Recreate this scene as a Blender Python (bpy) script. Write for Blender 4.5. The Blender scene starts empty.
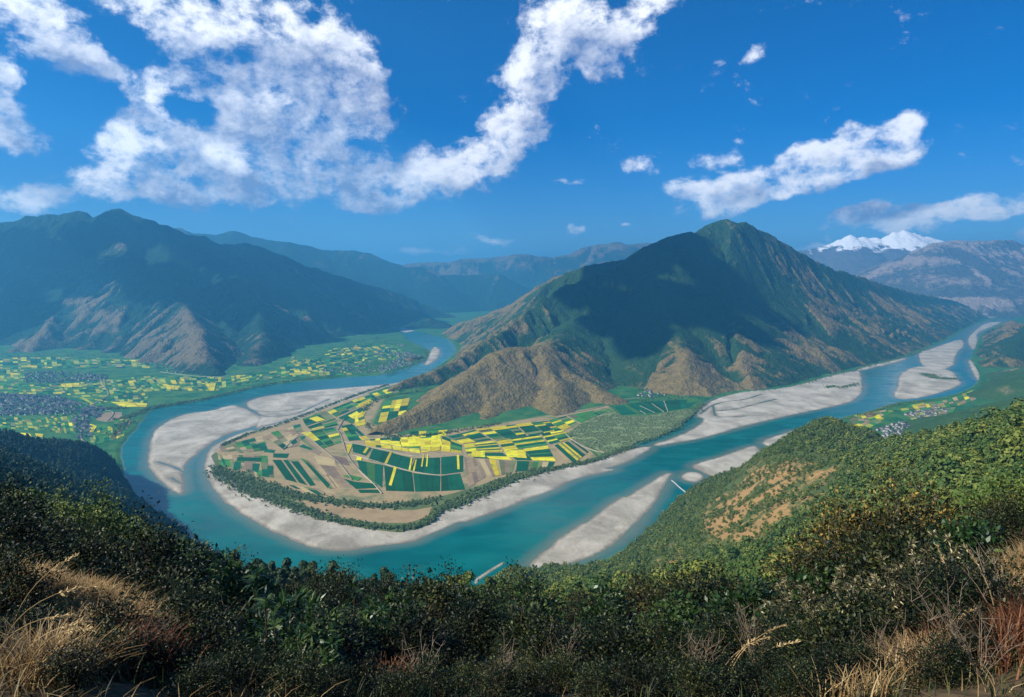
import bpy, math, random
import numpy as np

# ------------------------------------------------------------------ camera, sky, sun, exposure
random.seed(7)
rng = np.random.default_rng(7)
SC = bpy.context.scene
COL = SC.collection
F = 667.0
PITCH = math.atan(70.5 / F)
CP, SP = math.cos(PITCH), math.sin(PITCH)
CAMZ = 500.0

cam_d = bpy.data.cameras.new('camera')
cam_d.sensor_width = 36.0
cam_d.lens = 36.0 * F / 1024.0
cam_d.clip_start = 0.1
cam_d.clip_end = 120000.0
cam = bpy.data.objects.new('camera', cam_d)
COL.objects.link(cam)
cam.location = (0, 0, CAMZ)
cam.rotation_euler = (math.pi / 2 - PITCH, 0, 0)
SC.camera = cam

SUN_AZ = math.radians(-112)      # measured from the view direction (+Y), negative = left
SUN_EL = math.radians(40)
sun_dir = np.array([math.sin(SUN_AZ) * math.cos(SUN_EL), math.cos(SUN_AZ) * math.cos(SUN_EL), math.sin(SUN_EL)])
from mathutils import Vector
sl = bpy.data.lights.new('sun', 'SUN')
sl.energy = 5.0
sl.angle = math.radians(0.5)
sl.color = (1.0, 0.94, 0.84)
so = bpy.data.objects.new('sun', sl)
COL.objects.link(so)
so.location = (-200, 0, 900)
so.rotation_euler = Vector(sun_dir).to_track_quat('Z', 'Y').to_euler()

SC.view_settings.view_transform = 'Standard'
SC.view_settings.look = 'None'
SC.view_settings.gamma = 1.0
SC.view_settings.use_curve_mapping = False
SC.view_settings.exposure = 0.66
cy = SC.cycles
cy.use_denoising = True
cy.max_bounces = 6
cy.diffuse_bounces = 2
cy.glossy_bounces = 2
cy.transmission_bounces = 3
cy.transparent_max_bounces = 6
cy.volume_bounces = 1
cy.sample_clamp_indirect = 4.0

HAZE_DENSITY = 9.2e-5
HAZE_COLOR = (0.14, 0.58, 1.0)
HAZE_ANISO = 0.35
SKY_STRENGTH = 0.075


# ------------------------------------------------------------------ geometry of the viewpoint
def ray(px, py):
    u = (np.asarray(px, float) - 512.0) / F
    v = (348.5 - np.asarray(py, float)) / F
    return u, CP + v * SP, -SP + v * CP


def gnd(px, py, z=0.0):
    x, y, zz = ray(px, py)
    t = (z - CAMZ) / zz
    return np.stack([x * t, y * t], -1)


def at(px, py, Y):
    x, y, z = ray(px, py)
    t = Y / y
    return np.array([float(x * t), float(Y), float(CAMZ + z * t)])


def P(pts, z=0.0):
    a = np.array(pts, float)
    return gnd(a[:, 0], a[:, 1], z)


# ------------------------------------------------------------------ node helpers
class NT:
    def __init__(s, tree):
        s.t = tree
        s.n = tree.nodes
        s.l = tree.links

    def add(s, typ, **kw):
        n = s.n.new(typ)
        for k, v in kw.items():
            setattr(n, k, v)
        return n

    def link(s, a, b):
        s.l.new(a, b)

    def put(s, sock, v):
        if isinstance(v, bpy.types.NodeSocket):
            s.l.new(v, sock)
        else:
            if isinstance(v, (tuple, list)) and len(v) == 3 and sock.type == 'RGBA':
                v = (*v, 1.0)
            sock.default_value = v

    def math(s, op, a, b=None, c=None, clamp=False):
        n = s.add('ShaderNodeMath', operation=op, use_clamp=clamp)
        s.put(n.inputs[0], a)
        if b is not None:
            s.put(n.inputs[1], b)
        if c is not None:
            s.put(n.inputs[2], c)
        return n.outputs[0]

    def vmath(s, op, a, b=None):
        n = s.add('ShaderNodeVectorMath', operation=op)
        s.put(n.inputs[0], a)
        if b is not None:
            s.put(n.inputs[1], b)
        return n.outputs[1] if op in ('LENGTH', 'DOT_PRODUCT') else n.outputs[0]

    def mix(s, f, a, b, mode='MIX'):
        n = s.add('ShaderNodeMix', data_type='RGBA', blend_type=mode)
        s.put(n.inputs[0], f)
        s.put(n.inputs[6], a)
        s.put(n.inputs[7], b)
        return n.outputs[2]

    def noise(s, vec, scale, detail=4, rough=0.55, dist=0.0):
        n = s.add('ShaderNodeTexNoise')
        if vec is not None:
            s.put(n.inputs['Vector'], vec)
        n.inputs['Scale'].default_value = scale
        n.inputs['Detail'].default_value = detail
        n.inputs['Roughness'].default_value = rough
        n.inputs['Distortion'].default_value = dist
        return n.outputs[0]

    def step(s, v, lo, hi):
        n = s.add('ShaderNodeMapRange', interpolation_type='SMOOTHSTEP')
        s.put(n.inputs[0], v)
        n.inputs[1].default_value = lo
        n.inputs[2].default_value = hi
        return n.outputs[0]

    def attr(s, name):
        return s.add('ShaderNodeAttribute', attribute_name=name).outputs['Fac']

    def pos(s):
        return s.add('ShaderNodeNewGeometry').outputs['Position']

    def bump(s, h, strength, dist):
        n = s.add('ShaderNodeBump')
        n.inputs['Strength'].default_value = strength
        n.inputs['Distance'].default_value = dist
        s.put(n.inputs['Height'], h)
        return n.outputs[0]


def new_mat(name):
    m = bpy.data.materials.new(name)
    m.use_nodes = True
    t = NT(m.node_tree)
    b = m.node_tree.nodes['Principled BSDF']
    b.inputs['Roughness'].default_value = 0.9
    b.inputs['Specular IOR Level'].default_value = 0.15
    return m, t, b


# ------------------------------------------------------------------ the sky: Nishita plus procedural cloud
def azel(px, py):
    x, y, z = ray(px, py)
    return math.atan2(float(x), float(y)), math.atan2(float(z), math.hypot(float(x), float(y)))


# clouds: pixel centre, radii, tilt (degrees, picture sense), weight
CLOUDS = [
    (40, 20, 70, 32, 32, 1.0), (100, 62, 38, 16, 35, .8), (-10, 75, 26, 26, 0, .8), (12, 130, 36, 20, 0, 1.0), (4, 100, 26, 22, 0, .8),
    (28, 196, 44, 14, 4, 1.0), (200, 22, 110, 34, 8, 1.0), (300, 60, 70, 60, 0, 1.15), (345, 90, 42, 60, 0, 1.1),
    (270, 118, 90, 48, 0, 1.1), (135, 118, 46, 24, 10, 1.0), (140, 152, 40, 26, 0, .9), (235, 168, 120, 26, 0, 1.0),
    (150, 188, 100, 16, 4, .95), (300, 190, 44, 15, 0, .9), (355, 206, 22, 7, 0, .7), (160, 70, 30, 34, 50, .8),
    (600, 28, 44, 40, 0, 1.0), (548, 38, 44, 44, 0, .95), (526, 92, 32, 44, 20, 1.0), (500, 142, 42, 24, -15, 1.0),
    (432, 178, 76, 28, -6, 1.15), (380, 190, 34, 18, 0, .8), (648, 6, 20, 28, 0, .8), (590, 60, 30, 30, 0, .7),
    (790, 178, 100, 22, -13, 1.1), (850, 156, 66, 26, -22, 1.15), (740, 196, 60, 14, -6, .9), (906, 112, 22, 17, 0, .9),
    (862, 124, 22, 12, -20, .7), (642, 164, 36, 11, -8, .7), (682, 186, 24, 11, 0, .8), (722, 160, 22, 12, -20, .7),
    (912, 216, 96, 11, -4, 1.2), (1000, 204, 50, 14, -6, 1.2), (860, 222, 34, 8, 0, .9), (576, 225, 17, 6, 0, .9), (618, 228, 8, 4, 0, .8),
    (757, 60, 14, 14, -40, .6), (490, 239, 26, 6, 0, .7), (430, 249, 44, 5, 0, .6), (900, 232, 80, 6, -2, .7),
    (812, 246, 34, 5, 0, .6), (560, 182, 18, 6, 0, .4), (1020, 236, 16, 7, 0, .7), (-60, 60, 60, 60, 0, .8), (1090, 190, 60, 14, 0, .9),
]
CLOUD_GAPS = [(125, 38, 26, 22, 20, .9), (248, 52, 34, 18, 0, .9), (188, 112, 22, 16, 0, .8), (330, 186, 16, 16, 0, .5), (88, 100, 30, 34, 0, .6), (570, 70, 16, 34, 20, .7), (160, 64, 22, 18, 30, .5)]


def build_world():
    w = bpy.data.worlds.new('World')
    SC.world = w
    w.use_nodes = True
    w.cycles.sampling_method = 'MANUAL'
    w.cycles.sample_map_resolution = 512
    g = bpy.data.node_groups.new('cloud_density', 'ShaderNodeTree')
    g.interface.new_socket('Vector', in_out='INPUT', socket_type='NodeSocketVector')
    g.interface.new_socket('Density', in_out='OUTPUT', socket_type='NodeSocketFloat')
    g.interface.new_socket('Body', in_out='OUTPUT', socket_type='NodeSocketFloat')
    g.interface.new_socket('Mass', in_out='OUTPUT', socket_type='NodeSocketFloat')
    t = NT(g)
    gi = t.add('NodeGroupInput').outputs[0]
    go = t.add('NodeGroupOutput')
    big = t.add('ShaderNodeTexNoise')
    big.inputs['Scale'].default_value = 9.0
    big.inputs['Detail'].default_value = 3
    t.link(gi, big.inputs['Vector'])
    off = t.vmath('SUBTRACT', big.outputs['Color'], (0.5, 0.5, 0.5))
    off = t.vmath('MULTIPLY', off, (0.10, 0.07, 0.0))
    p = t.vmath('ADD', gi, off)
    acc = None
    for lst, sg in ((CLOUDS, 1), (CLOUD_GAPS, -1)):
        for (cx, cyy, rx, ry, rot, wt) in lst:
            a, e = azel(cx, cyy)
            a1, _ = azel(cx + rx, cyy)
            _, e1 = azel(cx, cyy - ry)
            m = t.add('ShaderNodeMapping', vector_type='TEXTURE')
            m.inputs['Location'].default_value = (a, e, 0)
            m.inputs['Rotation'].default_value = (0, 0, -math.radians(rot))
            m.inputs['Scale'].default_value = (abs(a1 - a) * 1.45, abs(e1 - e) * 1.45, 1)
            t.link(p, m.inputs['Vector'])
            d = t.vmath('LENGTH', m.outputs[0])
            v = t.math('SUBTRACT', 1.0, d, clamp=True)
            v = t.math('MULTIPLY', v, 1.62)
            v = t.math('MULTIPLY', v, sg * wt)
            acc = v if acc is None else t.math('ADD', acc, v)
    acc = t.math('MINIMUM', acc, 1.15)
    acc = t.math('MAXIMUM', acc, -0.3)
    n1 = t.noise(t.vmath('MULTIPLY', gi, (1.0, 1.5, 1.0)), 11.0, 10, 0.62, 0.25)
    n2 = t.noise(t.vmath('MULTIPLY', gi, (1.0, 1.3, 1.0)), 34.0, 9, 0.66, 0.15)
    nn = t.math('ADD', t.math('MULTIPLY', t.math('SUBTRACT', n1, 0.5), 2.7), t.math('MULTIPLY', t.math('SUBTRACT', n2, 0.5), 2.4))
    body = t.math('ADD', acc, nn)
    dens = t.step(body, 0.36, 1.45)
    t.link(dens, go.inputs[0])
    t.link(body, go.inputs[1])
    t.link(acc, go.inputs[2])

    t = NT(w.node_tree)
    for n in list(t.n):
        t.n.remove(n)
    out = t.add('ShaderNodeOutputWorld')
    gen = t.add('ShaderNodeTexCoord').outputs['Generated']
    sep = t.add('ShaderNodeSeparateXYZ')
    t.link(gen, sep.inputs[0])
    az = t.math('ARCTAN2', sep.outputs[0], sep.outputs[1])
    hor = t.math('SQRT', t.math('ADD', t.math('MULTIPLY', sep.outputs[0], sep.outputs[0]), t.math('MULTIPLY', sep.outputs[1], sep.outputs[1])))
    el = t.math('ARCTAN2', sep.outputs[2], hor)
    comb = t.add('ShaderNodeCombineXYZ')
    t.link(az, comb.inputs[0])
    t.link(el, comb.inputs[1])
    here = t.add('ShaderNodeGroup', node_tree=g)
    t.link(comb.outputs[0], here.inputs[0])
    q = t.vmath('ADD', comb.outputs[0], (-0.020, 0.016, 0))
    s1 = t.noise(t.vmath('MULTIPLY', q, (1.0, 1.5, 1.0)), 11.0, 8, 0.62, 0.25)
    s2 = t.noise(t.vmath('MULTIPLY', q, (1.0, 1.3, 1.0)), 34.0, 7, 0.66, 0.15)
    sn = t.math('ADD', t.math('MULTIPLY', t.math('SUBTRACT', s1, 0.5), 2.7), t.math('MULTIPLY', t.math('SUBTRACT', s2, 0.5), 2.4))
    dif = t.math('SUBTRACT', t.math('SUBTRACT', here.outputs[1], here.outputs[2]), sn)
    above = t.add('ShaderNodeGroup', node_tree=g)
    t.link(t.vmath('ADD', comb.outputs[0], (-0.035, 0.050, 0)), above.inputs[0])
    broad = t.math('SUBTRACT', here.outputs[2], above.outputs[2])
    lit = t.math('ADD', t.math('MULTIPLY', dif, 0.66), 0.52)
    lit = t.math('ADD', lit, t.math('MULTIPLY', broad, 0.75))
    thick = t.step(here.outputs[1], 0.7, 1.7)
    lit = t.math('SUBTRACT', lit, t.math('MULTIPLY', thick, 0.64), clamp=True)
    ccol = t.mix(lit, (0.17, 0.22, 0.38), (0.84, 0.85, 0.89))
    sky = t.add('ShaderNodeTexSky', sky_type='NISHITA', sun_disc=False)
    sky.sun_elevation = SUN_EL
    sky.sun_rotation = SUN_AZ
    sky.altitude = 2500
    sky.air_density = 1.0
    sky.dust_density = 2.5
    sky.ozone_density = 3.0
    hs = t.add('ShaderNodeHueSaturation')
    hs.inputs['Saturation'].default_value = 1.5
    t.link(sky.outputs[0], hs.inputs['Color'])
    bs = t.add('ShaderNodeBackground')
    t.link(t.mix(1.0, hs.outputs[0], (0.70, 0.88, 1.06), 'MULTIPLY'), bs.inputs[0])
    bs.inputs[1].default_value = SKY_STRENGTH
    bc = t.add('ShaderNodeBackground')
    t.link(ccol, bc.inputs[0])
    bc.inputs[1].default_value = 1.0
    up = t.step(el, 0.0, 0.05)
    mx = t.add('ShaderNodeMixShader')
    t.link(t.math('MULTIPLY', t.math('MULTIPLY', here.outputs[0], 0.96), up), mx.inputs[0])
    t.link(bs.outputs[0], mx.inputs[1])
    t.link(bc.outputs[0], mx.inputs[2])
    t.link(mx.outputs[0], out.inputs[0])


build_world()

# ------------------------------------------------------------------ numeric helpers
_perm = rng.permutation(256)
_perm = np.concatenate([_perm, _perm]).astype(np.int32)
_ga = (np.arange(256) * 2.399963).astype(np.float32)
_gx, _gy = np.cos(_ga), np.sin(_ga)


def pn(x, y):
    x = np.asarray(x, np.float32)
    y = np.asarray(y, np.float32)
    xi = np.floor(x).astype(np.int32)
    yi = np.floor(y).astype(np.int32)
    xf = x - xi
    yf = y - yi
    xi &= 255
    yi &= 255
    u = xf * xf * xf * (xf * (xf * 6 - 15) + 10)
    v = yf * yf * yf * (yf * (yf * 6 - 15) + 10)

    def gr(ix, iy, dx, dy):
        h = _perm[_perm[ix & 255] + (iy & 255)]
        return _gx[h] * dx + _gy[h] * dy
    a = gr(xi, yi, xf, yf)
    b = gr(xi + 1, yi, xf - 1, yf)
    c = gr(xi, yi + 1, xf, yf - 1)
    d = gr(xi + 1, yi + 1, xf - 1, yf - 1)
    return (a + u * (b - a)) + v * ((c + u * (d - c)) - (a + u * (b - a)))


def fbm(x, y, o=4, s=0.0, gain=0.5):
    r = 0
    a = 1.0
    for k in range(o):
        r = r + a * pn(x + s + 17.3 * k, y - s + 9.1 * k)
        x = x * 2.03
        y = y * 2.03
        a *= gain
    return r * 1.4


def ridged(x, y, o=4, s=0.0):
    r = 0
    a = 1.0
    for k in range(o):
        r = r + a * (1 - np.abs(pn(x + s + 31.7 * k, y - s + 5.3 * k)) * 2.2)
        x = x * 2.07
        y = y * 2.07
        a *= 0.5
    return r * 0.55


def sstep(v, a, b):
    t = np.clip((v - a) / (b - a), 0, 1)
    return t * t * (3 - 2 * t)


def chaikin(p, n=1, closed=True):
    for _ in range(n):
        q = np.roll(p, -1, 0)
        r = np.empty((len(p) * 2, p.shape[1]))
        r[0::2] = p * .75 + q * .25
        r[1::2] = p * .25 + q * .75
        p = r
    return p


def sdf(poly, X, Y):
    """signed distance, positive inside"""
    X = X.astype(np.float32)
    Y = Y.astype(np.float32)
    d2 = np.full(X.shape, 1e12, np.float32)
    ins = np.zeros(X.shape, bool)
    n = len(poly)
    for i in range(n):
        ax, ay = map(float, poly[i])
        bx, by = map(float, poly[(i + 1) % n])
        ex, ey = bx - ax, by - ay
        L = ex * ex + ey * ey + 1e-9
        wx, wy = X - np.float32(ax), Y - np.float32(ay)
        t = np.clip((wx * ex + wy * ey) / L, 0, 1)
        qx, qy = wx - t * ex, wy - t * ey
        np.minimum(d2, qx * qx + qy * qy, out=d2)
        c = (Y >= ay) != (Y >= by)
        if abs(ey) > 1e-9:
            ins ^= c & (wx < wy * (ex / ey))
    d = np.sqrt(d2)
    return np.where(ins, d, -d)


def inside(poly, X, Y):
    ins = np.zeros(np.shape(X), bool)
    n = len(poly)
    for i in range(n):
        ax, ay = poly[i]
        bx, by = poly[(i + 1) % n]
        if abs(by - ay) < 1e-9:
            continue
        c = (Y >= ay) != (Y >= by)
        ins ^= c & (X < ax + (Y - ay) * (bx - ax) / (by - ay))
    return ins


def mesh_np(name, V, Fc, mat=None, attrs=None, smooth=True, parent=None, link=True):
    """V (n,3), Fc (m,k) one face size -> ONE linked mesh object"""
    me = bpy.data.meshes.new(name)
    V = np.ascontiguousarray(V, np.float32)
    Fc = np.ascontiguousarray(Fc, np.int32)
    me.vertices.add(len(V))
    me.vertices.foreach_set('co', V.ravel())
    m, k = Fc.shape
    me.loops.add(m * k)
    me.loops.foreach_set('vertex_index', Fc.ravel())
    me.polygons.add(m)
    me.polygons.foreach_set('loop_start', np.arange(0, m * k, k, dtype=np.int32))
    me.polygons.foreach_set('loop_total', np.full(m, k, np.int32))
    if smooth:
        me.polygons.foreach_set('use_smooth', np.ones(m, bool))
    me.update(calc_edges=True)
    for a, v in (attrs or {}).items():
        at_ = me.attributes.new(a, 'FLOAT', 'POINT')
        at_.data.foreach_set('value', np.ascontiguousarray(v, np.float32).ravel())
    if mat:
        me.materials.append(mat)
    o = bpy.data.objects.new(name, me)
    if link:
        COL.objects.link(o)
    if parent is not None:
        o.parent = parent
    return o


def grid_faces(nr, nc, keep=None):
    i = np.arange(nr * nc).reshape(nr, nc)
    f = np.stack([i[:-1, :-1], i[:-1, 1:], i[1:, 1:], i[1:, :-1]], -1).reshape(-1, 4)
    if keep is not None:
        k = keep.ravel()
        f = f[k[f].any(1)]
    return f


def compact(V, Fc, attrs):
    used = np.unique(Fc)
    mp = np.full(len(V), -1, np.int64)
    mp[used] = np.arange(len(used))
    return V[used], mp[Fc], {a: np.asarray(v).ravel()[used] for a, v in attrs.items()}


def structure(o):
    o['kind'] = 'structure'
    return o


def stuff(o, label=None, cat=None):
    o['kind'] = 'stuff'
    if label:
        o['label'] = label
        o['category'] = cat
    return o


def tag(o, label, cat, group=None):
    o['label'] = label
    o['category'] = cat
    if group:
        o['group'] = group
    return o


def empty(name, loc, rz=0.0, s=1.0):
    o = bpy.data.objects.new(name, None)
    o.empty_display_size = 0.3
    o.location = loc
    o.rotation_euler = (0, 0, rz)
    o.scale = (s, s, s)
    COL.objects.link(o)
    return o


# ------------------------------------------------------------------ valley floor, river, sand bars
# outlines are read off on the ground plane: every point is a place on the valley floor
RIVER = [(441, 337), (425, 333), (409, 330), (400, 327), (420, 325), (452, 322.6), (452, 321.6), (415, 323.2), (392, 326.5), (402, 333), (405, 338), (420, 346), (431, 350), (428, 358), (410, 367), (382, 375), (366, 376), (346, 377),
         (320, 380), (290, 383), (261, 386), (230, 394), (200, 401), (170, 406), (150, 410), (144, 418), (136, 429), (126, 440), (119, 451),
         (124, 470), (124, 487), (132, 497), (148, 510), (164, 519), (170, 527), (188, 541), (230, 568), (300, 588), (400, 596), (470, 592),
         (484, 588), (512, 582), (544, 577), (576, 571), (608, 559), (641, 541), (657, 529), (666, 514), (676, 502), (690, 492), (712, 481), (740, 470), (770, 455), (800, 437),
         (839, 418), (872, 410.5), (892, 403), (924, 399.5), (952, 395.5), (974, 386.5), (980, 378), (974, 366), (970, 360), (973, 352), (977, 344),
         (980, 334), (991, 328), (1008, 320.5), (1030, 314), (1028, 312.5), (985, 320), (964, 330), (948, 340), (924, 350), (904, 358), (884, 363), (856, 369.5), (824, 378), (796, 386),
         (768, 391), (740, 392.5), (720, 397), (708, 400), (692, 412), (680, 424), (662, 435), (640, 438), (637, 443), (610, 457), (590, 465), (564, 469.5), (545, 473), (520, 480),
         (496, 490), (480, 497), (462, 505), (440, 513), (433, 523), (420, 529), (400, 533), (370, 530), (345, 525), (316, 518.5), (286, 508), (257, 496.5), (228, 479), (213, 463),
         (210, 454), (225, 441.5), (248, 432.5), (260, 431), (279, 426), (300, 418.5), (329, 407), (360, 396), (384, 387.5), (418, 379), (433, 370), (452, 356), (457, 349), (451, 341)]
BARS = {
    'west': [(151, 440), (154, 432), (160, 426), (174, 418), (190, 413), (212, 411), (228, 406), (237, 405), (252, 411), (264, 418.5), (258, 425), (248, 428), (228, 433.5), (212, 442), (200, 452), (188, 460), (183, 470), (184, 490), (180, 495), (166, 486), (150, 470), (148, 462), (150, 446)],
    'braid': [(246, 402.5), (257, 398), (280, 394), (320, 390), (360, 387), (392, 384), (417, 379.5), (422, 378), (384, 389), (360, 397.5), (330, 408.5), (300, 419.5), (280, 426), (262, 430), (254, 426), (261, 418.5), (258, 412), (248, 408)],
    'beach': [(222, 441), (210, 449), (206, 457), (204.5, 470), (210, 485), (228, 505), (257, 523), (286, 538), (316, 549.5), (345, 551), (374, 546.5), (404, 542.5), (418, 540), (440, 530), (456, 522), (468, 521.5), (488, 514), (508, 507), (530, 498), (552, 490), (572, 480), (590, 475), (614, 470.2), (614, 468.8), (604, 468.5), (614, 466.5), (632, 460), (654, 447), (640, 447), (622, 452), (606, 450), (560, 460), (500, 480), (440, 500), (300, 490), (240, 460), (244, 435), (262, 430), (246, 431)],
    'east': [(652, 446.5), (680, 442), (701, 438.5), (730, 430), (760, 422), (800, 413), (840, 405), (856, 399.5), (863, 391), (861, 374), (858, 370), (824, 377), (796, 386), (768, 390), (740, 392), (716, 399), (706, 404), (694, 415), (706, 420), (690, 431), (672, 438.6), (656, 443.6)],
    'lens': [(528, 566.5), (546, 550), (560, 538), (576, 528), (596, 516), (620, 497.5), (628, 497), (650, 482), (673, 470.5), (665, 484), (657, 500), (641, 518), (621, 538), (609, 546), (600, 553.5), (576, 562), (554, 566.5), (538, 568.5)],
    'bank': [(690, 467), (701, 462), (725, 456), (753, 445), (760, 449), (762, 458), (735, 470), (713, 478), (705, 473)],
    'oval': [(679.5, 476), (688, 471.5), (700, 473), (704.5, 477), (697, 482.5), (685, 481)],
    'knoll': [(760, 441.5), (780, 434.5), (798, 429.5), (806, 432), (786, 447), (770, 449)],
    'island': [(892, 395.5), (899, 385), (898, 375), (914, 366.5), (930, 367), (954, 371), (958, 380), (963, 383.3), (948, 390.5), (920, 398), (900, 399.5)],
    'island2': [(918, 352.5), (934, 348), (961, 338.5), (965, 345), (956, 353), (953, 369.5), (924, 367.5), (919, 360)],
    'shore': [(856, 369), (884, 362.5), (906, 357.5), (905, 359.5), (882, 366), (858, 371.5)],
    'eastbank': [(976, 333), (990, 327), (1004, 321.5), (985, 323), (970, 335), (967, 342), (974, 352), (978, 340)],
    'eastbank2': [(967, 358), (976, 364), (982, 376), (978, 382), (972, 372)],
    'spit': [(474, 582.5), (477, 578), (489, 570), (503, 562), (504, 563.2), (491, 571.5), (479, 579.5), (476, 584)],
    'northbend': [(431, 350), (436, 346), (441, 352), (436, 360), (424, 367), (427, 360)],
    'upstream': [(402, 333), (398, 328), (420, 326), (445, 324), (448, 326), (425, 329), (412, 331)],
}
SAND_CUTS = [  # narrow back channels through the bars
    [(252, 411), (263, 417), (285, 416), (300, 413), (318, 404), (330, 399)], [(258, 428), (285, 421), (310, 412)], [(238, 406), (262, 413), (300, 409)], [(158, 462), (172, 466), (184, 472)], [(172, 478), (178, 482), (184, 484)],
    [(700, 414), (712, 405), (728, 401), (744, 400), (762, 394)], [(713, 405), (714, 412), (716, 417), (732, 417), (745, 416)], [(716, 411), (738, 409), (752, 405), (776, 399)],
    [(637, 440), (650, 444), (668, 440), (690, 428), (702, 420), (692, 415)], [(862, 371), (880, 366)],
]
LANDZ = 3.0


def polyline_dist(pl, X, Y):
    d2 = np.full(X.shape, 1e12, np.float32)
    for (ax, ay), (bx, by) in zip(pl[:-1], pl[1:]):
        ex, ey = bx - ax, by - ay
        L = ex * ex + ey * ey + 1e-9
        t = np.clip(((X - ax) * ex + (Y - ay) * ey) / L, 0, 1)
        d2 = np.minimum(d2, (X - ax - t * ex) ** 2 + (Y - ay - t * ey) ** 2)
    return np.sqrt(d2)


PENIN = [(210, 454), (225, 441), (260, 431), (300, 418), (329, 406), (366, 393), (384, 400), (372, 424), (400, 436), (440, 432), (500, 424), (560, 414), (608, 406), (640, 440), (564, 470), (500, 490), (440, 513), (432, 525), (400, 533), (345, 525), (286, 508), (228, 479)]


def build_floor():
    rows = np.concatenate([np.array([279.2, 280, 281, 282.5]), np.arange(284, 470, 0.62), np.arange(470, 612, 0.95), np.array([620, 640, 680])])
    cols = np.concatenate([np.arange(-420, -20, 8.0), np.arange(-20, 1044, 0.95), np.arange(1044, 1450, 8.0)])
    PX, PY = np.meshgrid(cols, rows)
    XY = gnd(PX, PY)
    X, Y = XY[..., 0].astype(np.float32), XY[..., 1].astype(np.float32)
    wob = fbm(X / 60, Y / 60, 3, 3.1) * (4 + Y * 0.0009)
    ch = sdf(chaikin(P(RIVER)), X, Y) + wob * 0.6            # + inside the channel
    z = np.clip(-ch * 0.25, -4.0, LANDZ)
    land = np.clip(-ch / 12.0, 0, 1)
    bar = np.full(X.shape, -200.0, np.float32)
    slim = np.full(X.shape, -200.0, np.float32)
    for nm, pl in BARS.items():
        g = P(pl)
        m = 120.0
        sel = (X > g[:, 0].min() - m) & (X < g[:, 0].max() + m) & (Y > g[:, 1].min() - m) & (Y < g[:, 1].max() + m)
        thin = nm.startswith(('spit', 'dot'))
        gg = g if thin else chaikin(g)
        d = sdf(gg, X[sel], Y[sel]) + (0 if thin else 1) * wob[sel] * 0.55 + fbm(X[sel] / 14, Y[sel] / 14, 2, 8.0) * (0.2 if thin else 1.5)
        if thin:
            slim[sel] = np.maximum(slim[sel], d)
        else:
            bar[sel] = np.maximum(bar[sel], d)
    cut = np.full(X.shape, 1e5, np.float32)
    for pl in SAND_CUTS:
        g = chaikin_open(P(pl))
        m = 150.0
        sel = (X > g[:, 0].min() - m) & (X < g[:, 0].max() + m) & (Y > g[:, 1].min() - m) & (Y < g[:, 1].max() + m)
        cut[sel] = np.minimum(cut[sel], polyline_dist(g, X[sel], Y[sel]) + wob[sel] * 0.4)
    cutw = 2.5 + Y * 0.0009
    hb = np.clip(bar * np.where(bar > 0, 0.13, 0.04), -4.0, 1.9) + fbm(X / 45, Y / 45, 3, 5.0) * 0.35 * (bar > 0)
    hb = np.minimum(hb, np.clip((cut - cutw) * 0.10, -1.2, 3.0) + 0.05)
    hb = np.maximum(hb, np.clip(slim * 0.5, -4.0, 0.9))
    sand = (hb > z).astype(np.float32) * (ch > -12)
    z = np.maximum(z, hb)
    z = np.where((ch > 0) & (bar < -10) & (slim < 0), np.minimum(z, -0.6), z)
    z = z + np.where(land > 0.99, fbm(X / 90, Y / 90, 3, 1.0) * 0.18, 0)
    fallow = sstep(sdf(P(PENIN), X, Y), -10, 15)
    V = np.stack([X, Y, z], -1).reshape(-1, 3)
    at_ = {'sand': sand, 'high': z, 'fallow': fallow, 'inner': np.where(slim > -1, 60, np.clip(np.minimum(bar, cut * .5), 0, 60))}
    o = structure(mesh_np('ground', V, grid_faces(*X.shape), MAT['ground'], at_))
    # water: one sheet at river level, covering the cells that lie below it
    wet = (z < 0.35)
    Fw = grid_faces(*X.shape, keep=wet)
    Vw = V.copy()
    Vw[:, 2] = 0.0
    Vw, Fw, aw = compact(Vw, Fw, {'depth': np.clip(-z, -1, 6)})
    structure(mesh_np('river_water', Vw, Fw, MAT['water'], aw))
    # everything outside that sheet, far round about
    B = 30000.0
    V = np.array([(-B, -B, -9), (B, -B, -9), (B, B, -9), (-B, B, -9)], float)
    structure(mesh_np('plain', V, np.array([[0, 1, 2, 3]]), MAT['plain']))


def chaikin_open(p):
    q = [p[0]]
    for a, b in zip(p[:-1], p[1:]):
        q += [a * .75 + b * .25, a * .25 + b * .75]
    q.append(p[-1])
    return np.array(q)


# ------------------------------------------------------------------ materials
MAT = {}


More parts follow.
